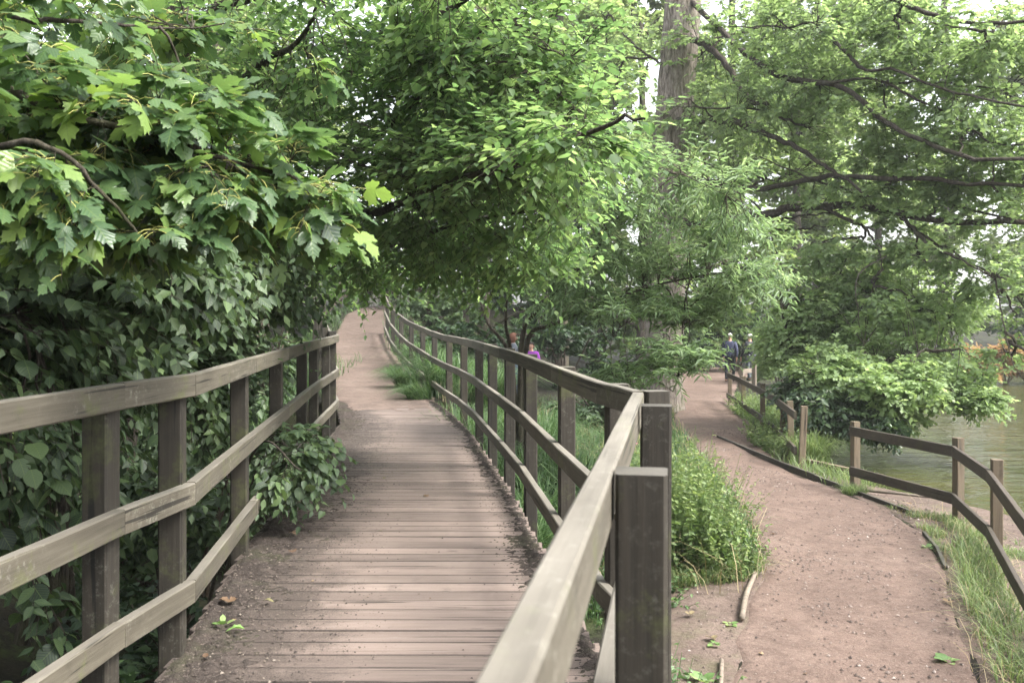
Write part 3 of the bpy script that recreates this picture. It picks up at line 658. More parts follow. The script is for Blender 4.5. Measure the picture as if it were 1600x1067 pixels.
    if twigs:
        V, Q = tubes(g['twigs'], np.full(len(g['twigs']), twig_r)[:, None] * np.linspace(1, .4, 3)[None], 3); tb.add(V, Q)
    o = link('twigs', tb.mesh('twigs', True), limb_bark or bark, root); o['kind'] = 'stuff'
    return root

def gr(a, b, c, d, k=1.0): return [(0, a), (.35, b), (.65, c), (1, d)]
G_MAPLE = gr((.035, .07, .035), (.065, .12, .05), (.10, .17, .06), (.19, .28, .06))
G_HAZEL = gr((.022, .040, .022), (.040, .070, .034), (.064, .105, .046), (.11, .165, .065))
G_ELM = gr((.072, .130, .060), (.112, .190, .085), (.165, .250, .110), (.245, .34, .15))
G_WIL = gr((.08, .13, .065), (.13, .20, .10), (.18, .26, .14), (.26, .34, .20))
G_OAK = gr((.12, .18, .085), (.175, .25, .12), (.235, .32, .16), (.31, .40, .21))
G_BRIGHT = gr((.15, .22, .10), (.23, .32, .14), (.31, .41, .21), (.40, .50, .31))
G_DARK = gr((.012, .028, .013), (.025, .055, .022), (.045, .085, .03), (.07, .12, .04))
G_FAR = gr((.08, .12, .05), (.13, .19, .07), (.19, .25, .10), (.26, .32, .14))
L_MAPLE = leaf_mat('maple_leaf', G_MAPLE, .36, .5, veins=True); L_MAPLE1 = leaf_mat('maple_leaf_large', G_MAPLE, .36, .45, single=True, veins=True)
L_HAZEL = leaf_mat('hazel_leaf', G_HAZEL, .5, .35, veins=True); L_HAZEL1 = leaf_mat('hazel_leaf_large', G_HAZEL, .5, .35, single=True, veins=True)
L_ELM = leaf_mat('elm_leaf', G_ELM, .5, .68); L_ELM1 = leaf_mat('elm_leaf_large', G_ELM, .5, .68, single=True, veins=True)
L_WIL = leaf_mat('willow_leaf', G_WIL, .45, .52); L_WIL1 = leaf_mat('willow_leaf_large', G_WIL, .45, .52, single=True)
L_OAK = leaf_mat('oak_leaf', G_OAK, .5, .62)
L_BRIGHT = leaf_mat('bright_leaf', G_BRIGHT, .5, .55)
L_DARK = leaf_mat('dark_leaf', G_DARK, .5, .25)
L_FAR = leaf_mat('far_leaf', G_FAR, .6, .5)
def A_(*l): return [at(*q) for q in l]
RNG = np.random.default_rng

# ---- sycamore whose big leaves hang in from the upper left
b0 = np.array([-4.6, 4.2, -1.2])
tk = [b0, b0 + [.1, .1, 2.0], b0 + [.3, .1, 4.5], b0 + [.6, .2, 7]]
l1 = [b0 + [.15, .1, 2.6]] + A_((-250, 60, 3.4), (75, 169, 3.0), (262, 214, 3.05), (337, 244, 3.1), (457, 277, 3.2), (506, 330, 3.3))
l2 = [b0 + [.1, .1, 2.2]] + A_((-300, 200, 3.2), (-60, 235, 2.8), (65, 225, 2.7), (160, 300, 2.75), (230, 380, 2.85))
l3 = [b0 + [.2, .1, 3.6]] + A_((-300, -120, 3.6), (0, 20, 3.3), (85, 32, 3.3), (180, 38, 3.5), (300, 45, 3.8))
g = grow(RNG(1), [l1, l2, l3],
         [(at(400, 295, 3.25), (.24, .35, .09), 14), (at(300, 215, 3.15), (.34, .4, .10), 16), (at(170, 160, 3.1), (.40, .4, .10), 15), (at(60, 110, 3.0), (.30, .4, .12), 10), (at(60, 300, 2.8), (.26, .3, .09), 10), (at(170, 350, 2.9), (.22, .25, .06), 7),
          (at(170, 262, 3.0), (.34, .35, .06), 9), (at(20, 30, 3.3), (.4, .4, .15), 8), (at(490, 330, 3.35), (.10, .2, .12), 6), (at(310, 300, 3.7), (.6, .4, .16), 14), (at(220, 60, 4.0), (.8, .5, .2), 14)],
         per=5, L1=(.2, .5), L2=(.08, .22), k=5, size=(.06, .115), droop=.35, lead=.8, upb=.1, leafpitch=.30, jit=.42, back=(.12, -.04, 0))
tree('sycamore_tree', 'sycamore with large pale lobed leaves hanging in at the upper left', 'tree', b0, tk, [l1, l2, l3], [(.020, .003), (.018, .003), (.018, .003)], g,
     [T_MAPLE, T_MAPLE2], L_MAPLE, M_BARK_DARK, singles=290, lm1=L_MAPLE1, bough_r=.005, twig_r=.0022, sub_r=.006, trunk_r=[.2, .17, .14, .1], petiole=(plain('leaf_stalk', (.30, .30, .09), .5), .75))

# ---- hazel thicket behind the left fence (big round leaves)
def kl(T): # stay behind the left fence, leaning out only above the top rail
    lim_ = np.interp(T[:, 1], [2, 4, 6, 9, 12, 16], [-1.88, -1.82, -1.98, -2.25, -2.55, -3.25])
    return (T[:, 0] < lim_) | (T[:, 2] > 2.6) | ((T[:, 2] > 1.42) & (T[:, 0] < lim_ + .38))
for (bx, by, sd_, lab, nb, yy) in ((-3.7, 5.2, 11, 'dark leafy hazel with slanting stems behind the nearest left rails', 1.0, 0), (-3.9, 8.0, 12, 'tall hazel behind the middle of the left fence, leaves spilling over the top rail', 1.0, 1)):
    b0 = np.array([bx, by, -1.3]); r = RNG(sd_)
    stems = []; 
    for q in range(6):
        a = r.uniform(-1.1, 1.1) if q else .3; rr_ = r.uniform(.8, 2.0)
        top = b0 + [rr_ * math.cos(a) * .75, rr_ * math.sin(a) - .3, r.uniform(2.6, 4.2)]
        stems.append(np.array([b0 + [r.uniform(-.2, .2), r.uniform(-.2, .2), 0], b0 * .62 + top * .38 + [0, 0, .55], top]))
    if not yy:
        bl = [(at(150, 500, 4.6), (1.2, .9, .45), 70), (at(330, 430, 5.2), (.8, .8, .5), 60), (at(80, 400, 4.6), (.9, .8, .4), 50), (at(70, 740, 3.9), (.55, .4, .20), 22), (at(110, 830, 4.0), (.4, .35, .16), 10), (at(60, 980, 3.9), (.3, .25, .08), 4),
              (at(300, 760, 5.2), (.35, .5, .35), 12), (at(-100, 500, 4), (.6, 1, 1.2), 40), (at(200, 620, 5.6), (1.2, .5, .6), 36)]
    else:
        bl = [(at(400, 440, 6.8), (.8, 1.0, .5), 80), (at(470, 400, 8), (.8, 1.2, .6), 60), (at(400, 620, 7.8), (.45, .9, .7), 80), (at(430, 470, 8.0), (.6, 1.0, .55), 70), (at(360, 500, 7.4), (.7, .9, .6), 70), (at(250, 520, 7), (.9, .9, .7), 60), (at(480, 560, 10), (.35, 1.2, .5), 50), (at(340, 640, 6.6), (.5, .8, .7), 50), (at(300, 350, 7), (1.2, 1.2, .9), 80), (at(490, 500, 9), (.3, 1.2, .5), 40),
              (at(465, 715, 6.2), (.26, .5, .25), 26), (at(180, 260, 6.2), (1.3, .9, .5), 50), (at(60, 330, 5.6), (1.0, .8, .5), 46), (at(60, 120, 6.2), (1.0, .9, .5), 34)]
    g = grow(r, stems, bl, per=6, L1=(.3, .8), L2=(.20, .50), k=9, size=(.055, .105), droop=.22, lead=.9, upb=.15, leafpitch=.30, jit=.42, keep=kl, back=(.2, -.2, 0))
    tree('hazel_bush', lab, 'shrub', b0, [s for s in stems], [], [], g, [T_OV, T_OV2], L_HAZEL, M_BARK_DARK, tpl1=[T_HAZEL, T_HAZEL2, T_OVAL], group='hazels along the left fence', singles=290, lm1=L_HAZEL1, bough_r=.008, twig_r=.0022, trunk_r=[[.05, .03, .012]] * 6, sub_r=.010)
# spray that pokes over the low rail onto the deck
b0 = np.array([-2.35, 7.2, -1.35]); r = RNG(19)
st = [np.array([b0, b0 + [.25, -.1, .9], at(418, 700, 6.9), at(482, 722, 6.3)]), np.array([b0, b0 + [.2, -.3, .8], at(400, 700, 6.2), at(470, 735, 5.8)])]
g = grow(r, st, [(at(478, 712, 6.3), (.20, .35, .13), 22), (at(450, 745, 6.0), (.25, .3, .09), 18), (at(420, 700, 6.8), (.15, .3, .2), 10)], per=4, L1=(.2, .5), L2=(.12, .26), k=7, size=(.055, .09), droop=.4, lead=.9, upb=.1, leafpitch=.4, jit=.35, back=(.3, -.2, 0))
tree('hazel_bush', 'low leafy hazel sucker leaning through the left fence onto the boardwalk', 'shrub', b0, st, [], [], g, [T_OV, T_OV2], L_HAZEL, M_BARK_DARK, tpl1=[T_HAZEL, T_HAZEL2, T_OVAL], group='hazels along the left fence', singles=290, lm1=L_HAZEL1, bough_r=.005, twig_r=.002, trunk_r=[[.016, .012, .008, .005]] * 2, sub_r=.005)

# ---- wych elm arching over the boardwalk
b0 = np.array([-4.3, 10.2, -1.1])
tk = [b0, b0 + [.2, -.1, 1.6], b0 + [.5, -.4, 3.2], b0 + [1.1, -.9, 5.6]]
c1 = [b0 + [.4, -.3, 2.6]] + A_((430, 250, 9.2), (522, 142, 8.4), (560, 95, 8.1), (590, 56, 7.9), (650, 35, 7.5), (725, 0, 7.0), (800, -60, 6.6))
c2 = [b0 + [.35, -.2, 2.2]] + A_((480, 300, 9.0), (560, 235, 8.3), (660, 150, 7.6), (720, 90, 7.2), (765, 30, 6.9), (800, -50, 6.6))
c3 = [b0 + [.3, -.1, 1.9]] + A_((470, 360, 9.0), (600, 330, 8.0), (700, 285, 7.2), (773, 267, 6.6), (860, 228, 5.9), (960, 192, 5.2), (1010, 184, 4.8))
c4 = [b0 + [.3, -.1, 1.7]] + A_((480, 400, 9.4), (600, 385, 9.0), (720, 350, 8.4), (830, 330, 7.8), (900, 320, 7.4))
c5 = [b0 + [.6, -.5, 3.6]] + A_((300, 60, 8.2), (420, -20, 7.4), (520, -120, 6.8))
c6 = [b0 + [.6, -.5, 3.3]] + A_((330, 180, 8.6), (380, 120, 8.0), (470, 60, 7.5), (500, 0, 7.2))
lim = [c1, c2, c3, c4, c5, c6]
bl = [(at(620, 90, 7.6), (1.2, 1.2, .65), 170), (at(770, 60, 6.8), (.8, 1.1, .5), 100), (at(720, 190, 7.2), (1.1, 1.1, .5), 150), (at(600, 260, 8.2), (1.1, 1.2, .55), 130), (at(820, 250, 6.6), (.6, .8, .30), 70),
      (at(900, 212, 5.6), (.30, .5, .13), 24), (at(760, 330, 7.8), (1.0, 1.0, .40), 120), (at(640, 370, 8.8), (.9, 1.1, .35), 90), (at(440, 110, 7.8), (1.2, 1.2, .8), 120), (at(300, 40, 7.2), (1.2, 1.2, .6), 70), (at(430, 300, 8.4), (1.1, 1.2, .6), 90),
      (at(850, 120, 6.8), (.4, .8, .3), 34), (at(560, 430, 9.6), (.7, .8, .22), 56), (at(500, 420, 10.5), (.7, .8, .3), 40), (at(700, 415, 9.0), (.7, .8, .22), 44), (at(820, 400, 8.4), (.5, .6, .25), 30), (at(300, 220, 8), (1.2, 1.2, .9), 90), (at(100, 120, 7.4), (1.6, 1.2, 1.1), 80), (at(600, -80, 6.5), (2.2, 1.6, .5), 80)]
bl = [(c_, (r_[0] * 1.08, r_[1] * .8, r_[2] * 1.1), int(n_ * (.72 if c_[0] > -.4 else .50))) for c_, r_, n_ in bl]
g = grow(RNG(31), lim, bl, per=5, L1=(.35, 1.0), L2=(.28, .60), k=9, size=(.055, .10), droop=.12, lead=.9, upb=.10, leafpitch=.06, jit=.30, flat=1.2, back=(.05, -.02, 0), rise=.08)
tree('elm_tree', 'wych elm with oval bright green leaves arching over the boardwalk', 'tree', b0, tk, lim, [(.07, .012), (.055, .01), (.045, .006), (.04, .006), (.07, .015), (.05, .01)], g,
     [T_OV, T_OV2], L_ELM, M_BARK_DARK, tpl1=[T_OVAL, T_HAZEL2], singles=290, lm1=L_ELM1, bough_r=.009, twig_r=.0024, sub_r=.013, trunk_r=[.22, .18, .14, .08])
print('leaves elm', len(g['P']))

# ---- willow between boardwalk and oak
b0 = np.array([.05, 12.0, -.9])
st = [np.array([b0, at(798, 560, 11.8), at(790, 500, 11.5), at(800, 400, 11)]), np.array([b0 + [.05, 0, 0], at(815, 540, 11.8), at(845, 480, 11.6), at(940, 380, 11), at(1010, 260, 10.4)]),
      np.array([b0 + [.08, 0, 0], at(822, 545, 11.9), at(870, 505, 11.6), at(1010, 450, 11), at(1160, 420, 10.4)]), np.array([b0, at(800, 570, 12), at(760, 500, 12), at(740, 420, 12)])]
bl = [(at(1010, 262, 10.2), (.75, .9, .14), 26), (at(1110, 300, 10.2), (.45, .9, .14), 20), (at(980, 335, 10.8), (.8, 1.0, .2), 46), (at(1130, 372, 10.4), (.5, 1.0, .16), 34), (at(900, 400, 11.2), (.7, .9, .2), 34),
      (at(1020, 412, 11), (.7, 1.0, .2), 44), (at(1160, 445, 10.4), (.45, .9, .12), 34), (at(930, 480, 11), (.7, .9, .2), 34), (at(1060, 490, 11), (.55, .9, .2), 44), (at(860, 460, 11.5), (.5, .9, .3), 22),
      (at(1060, 560, 10.2), (.38, .8, .2), 30), (at(985, 590, 10.4), (.25, .6, .14), 14), (at(1200, 430, 10.4), (.2, .5, .07), 8)]
bl = [(c_, r_, int(n_ * .82)) for c_, r_, n_ in bl]
g = grow(RNG(41), st[1:3], bl, per=5, L1=(.35, .9), L2=(.25, .55), k=12, size=(.08, .135), droop=.12, lead=1.1, upb=.22, leafpitch=.05, jit=.5, back=(.1, -.2, 0), rise=.34)
tree('willow_tree', 'slender silver-leaved willow rising behind the boardwalk fence', 'tree', b0, st, [], [], g, [T_WILLOW], L_WIL, M_BARK_DARK, singles=290, lm1=L_WIL1, bough_r=.009, twig_r=.0022, trunk_r=[[.04, .028, .016, .007]] * 4, sub_r=.009)
print('leaves willow', len(g['P']))

# ---- the big oak and its sinuous limbs over the pond
OD = 24.3; b0 = at(1033, 640, OD); b0[2] = -1.3
tk = [b0, at(1034, 620, OD), at(1038, 500, OD), at(1045, 350, OD), at(1052, 200, OD), at(1060, 100, OD), at(1068, 0, OD), at(1080, -200, OD)]
K = [
 A_((1064, 62, 24), (1094, 66, 23.4), (1124, 90, 22.6), (1150, 127, 22), (1176, 159, 21.5), (1202, 165, 21), (1225, 187, 20.6), (1262, 199, 20)),
 A_((1050, 186, 24), (1090, 190, 23.4), (1146, 191, 22.2), (1187, 206, 21), (1232, 225, 20), (1262, 240, 19.4), (1292, 262, 19), (1319, 277, 18.6), (1360, 307, 18)),
 A_((1046, 290, 24), (1105, 285, 23), (1150, 292, 22), (1210, 292, 21), (1289, 277, 19.5), (1337, 277, 18.6), (1442, 279, 17.5), (1525, 287, 17), (1640, 290, 16.5)),
 A_((1044, 350, 24), (1100, 345, 23), (1154, 341, 22), (1210, 334, 21.3), (1240, 324, 21), (1307, 319, 20), (1375, 326, 19), (1487, 345, 17.6), (1562, 345, 17), (1660, 350, 16.4)),
 A_((1280, 322, 20.2), (1330, 345, 19), (1352, 356, 18.8), (1372, 390, 18.4), (1380, 420, 18)),
 A_((1400, 330, 18.5), (1450, 380, 17.6), (1500, 405, 17), (1553, 434, 16.6)),
 A_((1078, 0, 24), (1150, 70, 22), (1206, 112, 20.6), (1255, 127, 19.8), (1300, 131, 19), (1337, 150, 18.4), (1375, 187, 17.8), (1412, 206, 17.2), (1469, 232, 16.6), (1525, 249, 16), (1640, 247, 15.4)),
 A_((1300, 60, 19), (1326, 86, 18.6), (1352, 109, 18), (1397, 109, 17.6), (1450, 131, 17), (1517, 150, 16.4), (1640, 175, 15.6)),
 A_((1080, -60, 24), (1250, -70, 20), (1397, 0, 18), (1442, 19, 17.4), (1517, 36, 16.8), (1640, 30, 16)),
 A_((1290, 130, 19), (1367, 124, 18.4), (1430, 154, 17.8), (1470, 172, 17.4), (1525, 206, 17), (1555, 225, 16.6), (1630, 225, 16)),
 A_((1062, 110, 24), (1029, 97, 24.2), (987, 67, 24.5), (950, 19, 25)),
 A_((1120, -60, 23), (1185, -10, 21), (1215, 30, 20.5), (1260, 60, 20)),
 A_((1385, 400, 18), (1350, 420, 17.6), (1337, 445, 17.4), (1343, 500, 17.2)),
 A_((1555, 436, 16.6), (1567, 500, 16.2), (1580, 560, 16), (1596, 590, 15.8)),
 A_((1150, 300, 22), (1190, 330, 21), (1215, 400, 20.4), (1240, 460, 20)),
]
R_ = [(a_ * .64, b_ * .64) for a_, b_ in [(.15, .03), (.13, .04), (.12, .05), (.20, .06), (.07, .015), (.07, .02), (.11, .05), (.06, .03), (.10, .04), (.05, .02), (.08, .02), (.07, .02), (.03, .008), (.025, .006), (.04, .01)]]
bl = []
ro = RNG(51)
for (cx_, cy_, d_, wx_, wy_, n_) in ((1180, 60, 22, 2.2, 1.1, 150), (1130, 190, 22, 1.6, 1.3, 110), (1260, 150, 19.5, 1.8, 1.2, 170), (1300, 30, 19, 2.0, 1.0, 130), (1420, 60, 17.5, 1.8, 1.0, 150), (1540, 80, 16.5, 1.5, .8, 120),
                                (1400, 190, 18, 1.8, 1.0, 150), (1520, 210, 16.6, 1.5, .9, 150), (1230, 270, 21, 1.8, .9, 140), (1360, 300, 18.6, 1.6, .8, 140), (1480, 310, 17.2, 1.5, .7, 140), (1580, 310, 16.5, 1.0, .9, 90),
                                (1200, 380, 20.5, 1.3, .5, 50), (1330, 400, 18.2, 1.0, .4, 55), (1440, 395, 17.4, 1.2, .35, 60), (1560, 430, 16.4, .8, .5, 60), (1350, 470, 17.4, .5, .35, 26), (1580, 540, 16, .35, .6, 20), (960, 90, 25, 1.6, 1.5, 110), (980, 220, 25, 1.2, 1.0, 70), (1590, 480, 16, .4, .5, 26), (1180, 120, 27, 2.4, 1.6, 90), (1350, 60, 26, 2.6, 1.6, 90)):
    bl.append((at(cx_, cy_, d_ * 1.06), (wx_ * 1.15, 1.6, wy_ * 1.05), int(n_ * (.72 if cy_ < 240 else .46))))
g = grow(ro, K, bl, per=4, L1=(.5, 1.3), L2=(.25, .55), k=9, size=(.11, .17), droop=.08, lead=.7, upb=.12, leafpitch=.02, jit=.40, flat=1.1, back=(.1, -.12, 0))
tree('oak_tree', 'tall oak with a thick grey trunk and sinuous limbs reaching over the pond', 'tree', b0, tk, K, R_, g, [T_OK, T_OK2], L_OAK, M_BARK_OAK, limb_bark=M_BARK_LIMB, bough_r=.012, twig_r=.004, sub_r=.032,
     trunk_r=[.72, .54, .48, .48, .47, .46, .48, .40], rough=.035)
print('leaves oak', len(g['P']))

# ---- bright shrub leaning over the water on the right
b0 = np.array([6.5, 20.5, -1.3])
st = [np.array([b0, at(1262, 640, 20), at(1240, 560, 20), at(1220, 480, 19.5)]), np.array([b0, at(1300, 610, 19.5), at(1400, 560, 18), at(1500, 545, 17)]), np.array([b0, at(1310, 640, 19), at(1400, 640, 18), at(1520, 620, 17)]),
      np.array([b0, at(1290, 560, 20), at(1330, 470, 20), at(1380, 420, 20.5)])]
bl = [(at(1270, 540, 20), (1.4, 1.4, .8), 200), (at(1390, 560, 18.6), (1.3, 1.3, .75), 210), (at(1470, 600, 17.4), (1.0, .9, .55), 170), (at(1300, 580, 17.6), (1.0, .7, .5), 110), (at(1410, 600, 16.4), (1.0, .6, .4), 100), (at(1370, 640, 18), (.9, .8, .35), 120), (at(1290, 640, 18.6), (.6, .6, .35), 80), (at(1530, 620, 16.8), (.4, .6, .30), 60),
      (at(1420, 480, 19), (1.7, 1.4, .7), 230), (at(1330, 440, 20), (1.6, 1.2, .7), 150), (at(1240, 500, 20), (.9, 1.0, .6), 70)]
bl = [(c_, r_, int(n_ * .72)) for c_, r_, n_ in bl]
g = grow(RNG(61), st, bl, per=5, L1=(.4, 1.0), L2=(.2, .42), k=7, size=(.10, .15), droop=.15, lead=.6, upb=.2, leafpitch=.1, jit=.4)
tree('overhanging_shrub', 'bright green spreading shrub leaning low over the pond behind the fence', 'shrub', b0, st, [], [], g, [T_OK, T_OK2], L_BRIGHT, M_BARK_DARK, twigs=False, bough_r=.012, twig_r=.003, trunk_r=[[.09, .07, .05, .02]] * 4)
b0 = np.array([5.6, 18.4, -1.2]); st = [np.array([b0, b0 + [0, .1, .5], at(1260, 600, 17.6), at(1300, 620, 17)]), np.array([b0, b0 + [.1, 0, .5], at(1330, 650, 16.6), at(1390, 660, 16.2)])]
g = grow(RNG(62), st, [(at(1300, 640, 17), (.8, .7, .42), 130), (at(1360, 665, 16.4), (.5, .5, .18), 60), (at(1240, 610, 18), (.4, .6, .35), 40)], per=5, L1=(.3, .8), L2=(.15, .35), k=8, size=(.09, .14), droop=.3, lead=.6, upb=.1, leafpitch=.3, jit=.4)
tree('waterside_bush', 'darker glossy bush drooping over the gap between the two pond fences', 'shrub', b0, st, [], [], g, [T_OV], leaf_mat('glossy_leaf', G_HAZEL, .3, .3), M_BARK_DARK, bough_r=.01, twig_r=.003, trunk_r=[[.05, .04, .02, .01]] * 2)
# ------------------------------------------------------------------ woods beyond and around
def back_tree(name, label, x, y, h, cr, leafm, seed, z0=None, group='trees beyond the path', n=120, size=(.2, .34), low=.12, lean=0, r=.2, tp=None, per=4, k=9):
    rr = RNG(seed); z0 = float(ground(x, y)) - .1 if z0 is None else z0
    b = np.array([x, y, z0]); top = b + [lean, 0, h * .9]
    tk_ = [b, b * .6 + top * .4 + rr.normal(size=3) * .15, top]
    li = []
    for q in range(7):
        f = .15 + .75 * q / 7; s = b * (1 - f) + top * f; a = q * 2.4 + seed; R1 = cr * (1 - .35 * f) * .7
        li.append(np.array([s, s + [math.cos(a) * R1 * .5, math.sin(a) * R1 * .5, .5], s + [math.cos(a) * R1, math.sin(a) * R1, .9]]))
    bl_ = []
    lobes = max(5, n // 16)
    for q in range(lobes):
        f = low + (1 - low) * rr.uniform(); a = rr.uniform(0, 6.28); R1 = cr * math.sqrt(max(.1, 1 - ((f - .5) / .62) ** 2)) * rr.uniform(.35, .95)
        bl_.append((b + [math.cos(a) * R1 + lean * f, math.sin(a) * R1, h * f], (cr * .34, cr * .34, h * .085 + .3), n // lobes))
    g_ = grow(rr, li, bl_, per=per, L1=(.8, 2.0), L2=(.4, 1.0), k=k, size=size, droop=.2, lead=.5, upb=.05, leafpitch=.1, jit=.5, flat=.4)
    tree(name, label, 'tree', b, tk_, li, [(r * .4, r * .1)] * 7, g_, [tp or T_KITE], leafm, M_BARK_DARK, group=group, bough_r=.03, twig_r=.008, trunk_r=[r, r * .8, r * .35], twigs=False)
L_YEL = leaf_mat('yellow_leaf', gr((.12, .17, .03), (.2, .26, .05), (.3, .34, .07), (.42, .42, .10)), .6, .45)
L_FAR2 = leaf_mat('pale_far_leaf', gr((.14, .19, .09), (.20, .27, .12), (.27, .34, .16), (.36, .42, .24)), .6, .45)
BT = [
 ('far_tree', 'dark tree filling the gap where the upper path disappears', -4.0, 47, 13, 4.5, L_DARK, 130, .3),
 ('far_tree', 'green tree just left of the far end of the upper path', -9.5, 34, 12, 4.5, L_HAZEL, 140, .3),
 ('far_tree', 'broad tree behind the upper path right of its bend', 1.5, 42, 13, 4.6, L_DARK, 130, .3),
 ('far_tree', 'mid green tree standing left behind the oak trunk', 4.5, 50, 22, 5.0, L_FAR, 250, .4),
 ('far_tree', 'pale leafy tree close behind the left side of the oak trunk', 5.1, 38, 16, 3.0, L_FAR2, 170, .25),
 ('far_tree', 'leafy tree just right of the oak trunk beyond the walkers', 11.5, 50, 24, 5.8, L_FAR, 360, .4),
 ('far_tree', 'pale tree on the far bank below the middle oak limbs', 17.5, 55, 25, 6.8, L_FAR2, 420, .4),
 ('far_tree', 'tall pale tree on the far bank under the upper right limbs', 27.0, 60, 26, 7.0, L_FAR, 340, .45),
 ('far_tree', 'dark far bank tree at the right edge of the pond view', 36.5, 63, 27, 7.0, L_FAR, 340, .45),
 ('far_tree', 'middle sized green tree behind the walkers', 8.8, 43.5, 14, 4.2, L_FAR, 260, .3),
 ('far_tree', 'light green tree at the pond corner right of the walkers', 14.2, 47.5, 15, 4.4, L_FAR2, 260, .3),
 ('far_tree', 'green far bank tree between the two tallest pond trees', 32, 57, 18, 5.5, L_FAR, 240, .35),
 ('far_tree', 'broad pale tree low behind the thickest oak limb', 22.5, 59, 15, 6.5, L_FAR2, 300, .3),
 ('far_tree', 'leafy tree leaning over the upper path from its right side', -.9, 31.5, 8.5, 3.2, L_HAZEL, 130, .18),
 ('far_tree', 'leafy tree leaning over the upper path from its left side', -8.0, 30.5, 9, 3.6, L_HAZEL, 140, .2),
 ('far_tree', 'tall woodland tree behind the hazels on the far left', -11.0, 16, 14, 5.0, L_FAR, 200, .22),
 ('far_tree', 'tall woodland tree left of the boardwalk end', -7.2, 20, 13, 4.0, L_FAR, 190, .2),
 ('far_tree', 'woodland tree close behind the sycamore branches', -8.0, 10.5, 12, 3.8, L_FAR, 170, .2),
 ('far_tree', 'high crowned woodland tree above the left canopy', -9.0, 29, 15, 5.0, L_FAR2, 170, .3),
 ('far_tree', 'tall green tree rising behind the elm over the boardwalk', -3.0, 33, 16, 4.6, L_FAR2, 180, .34),
 ('far_tree', 'tall tree high behind the elm and left of the oak', 1.8, 36, 17, 4.2, L_FAR2, 180, .34),
]
for i, (nm, lb, x, y, h, cr, lm_, n, r) in enumerate(BT):
    lowf = .12
    if i in (19, 20): lowf = .42
    if i == 18: lowf = .3
    if i in (13, 14): lowf = .34
    back_tree(nm, lb, x, y, h, cr, lm_, 200 + i, n=int(n * 1.15), r=r, size=(.26, .46) if y > 30 else (.13, .24), low=lowf, per=4, k=10)
# unseen woodland added around and behind the viewpoint to shade the near posts
for i, (x, y, h, cr) in enumerate(((-7, 1.5, 11, 4.2), (-6.5, -5, 12, 4.8), (-4.5, -13, 11, 4.2), (9, -22, 12, 4.5), (-12, 6, 12, 5))):
    back_tree('shade_tree', ['unseen shade tree left of the viewpoint', 'unseen shade tree behind the left fence near the viewpoint', 'unseen shade tree standing behind the viewpoint', 'unseen shade tree behind the viewpoint by the pond', 'unseen shade tree far to the left of the rails'][i], x, y, h, cr, L_DARK, 300 + i, n=120, size=(.3, .5), per=4, k=8, r=.3, low=.15, group='added shade trees around the viewpoint')
# shrubs of the far understory
def bush(name, label, x, y, rx, ry, h, lm_, seed, n=60, size=(.1, .18), tp=None, group=None, z0=None, k=8, per=4, droop=.15, cat='shrub'):
    rr = RNG(seed); z0 = float(ground(x, y)) if z0 is None else z0; b = np.array([x, y, z0 - .05]); size = (size[0] * 1.12, size[1] * 1.12)
    st_ = [np.array([b, b + [rx * .3 * math.cos(a), ry * .3 * math.sin(a), h * .4], b + [rx * .6 * math.cos(a), ry * .6 * math.sin(a), h * .8]]) for a in rr.uniform(0, 6.28, 5)]
    bl_ = [(b + [rr.uniform(-.55, .55) * rx, rr.uniform(-.55, .55) * ry, h * rr.uniform(.25, .75)], (rx * .5, ry * .5, h * .28), int(n * .62) // 6) for _ in range(6)]
    g_ = grow(rr, st_, bl_, per=per, L1=(.3, .8), L2=(.2, .4), k=k, size=size, droop=droop, lead=.5, upb=.1, leafpitch=.2, jit=.45, flat=.4)
    return tree(name, label, cat, b, st_, [], [], g_, [tp or T_OV], lm_, M_BARK_TWIG, group=group, bough_r=.008, twig_r=.003, trunk_r=[[.03, .02, .01]] * 5, twigs=False)
for i, (x, y) in enumerate(((-2.75, 3.6), (-2.9, 5.6), (-3.1, 7.8))):
    bush('understory_bush', ['low dark bush under the nearest left rails', 'low dark bush under the second span of left rails', 'low dark bush under the third span of left rails'][i], x, y, .85, 1.1, 1.5, L_DARK, 430 + i, 90, (.07, .12), group='dark bushes below the left fence')
ub = 'understory bushes behind the boardwalk fence'
for i, (x, y, rx_, ry_, h_, n_) in enumerate(((-3.5, 9.8, 1.1, 1.4, 2.6, 190), (-3.9, 12.2, 1.0, 1.4, 2.8, 190), (-5.0, 16.0, 1.5, 1.6, 3.0, 170), (-6.2, 19.5, 1.6, 2.0, 3.4, 170), (-8.2, 14.0, 2.4, 2.4, 4.0, 220), (-5.4, 6.5, 1.6, 2.0, 3.6, 200))):
    bush('woodland_bush', ['bush close behind the fourth span of left rails', 'bush behind the left rails just before the fence turn', 'bush behind the left fence after it turns away', 'bush left of the ramp behind the turned fence', 'tall dark bush deep behind the middle left rails', 'tall dark bush deep behind the nearest left rails'][i], x, y, rx_, ry_, h_, L_HAZEL if i < 4 else L_DARK, 440 + i, n_, (.08, .15) if i < 3 else (.12, .2), group='bushes behind the left fence')
bush('understory_bush', 'dark bush right behind the far end of the boardwalk fence', -1.6, 27, 2.0, 1.5, 2.2, L_DARK, 401, 150, (.12, .2), group=ub)
bush('understory_bush', 'broad dark bush between the elm and the willow stems', 1.6, 29.5, 2.4, 1.5, 2.6, L_DARK, 402, 170, (.12, .2), group=ub)
bush('understory_bush', 'bluish green ferny bush above the far fence posts', -2.2, 32, 2.2, 1.5, 2.4, L_WIL, 403, 130, (.14, .22), T_OK, group=ub)
bush('understory_bush', 'green bush right of the willow stems near the oak base', 2.1, 21, 1.2, 1.2, 1.3, L_HAZEL, 404, 110, (.08, .14), group=ub)
bush('understory_bush', 'leafy bush at the left of the upper path beyond the fence turn', -6.0, 23.5, 1.5, 2.5, 2.2, L_HAZEL, 405, 150, (.1, .18), group=ub)
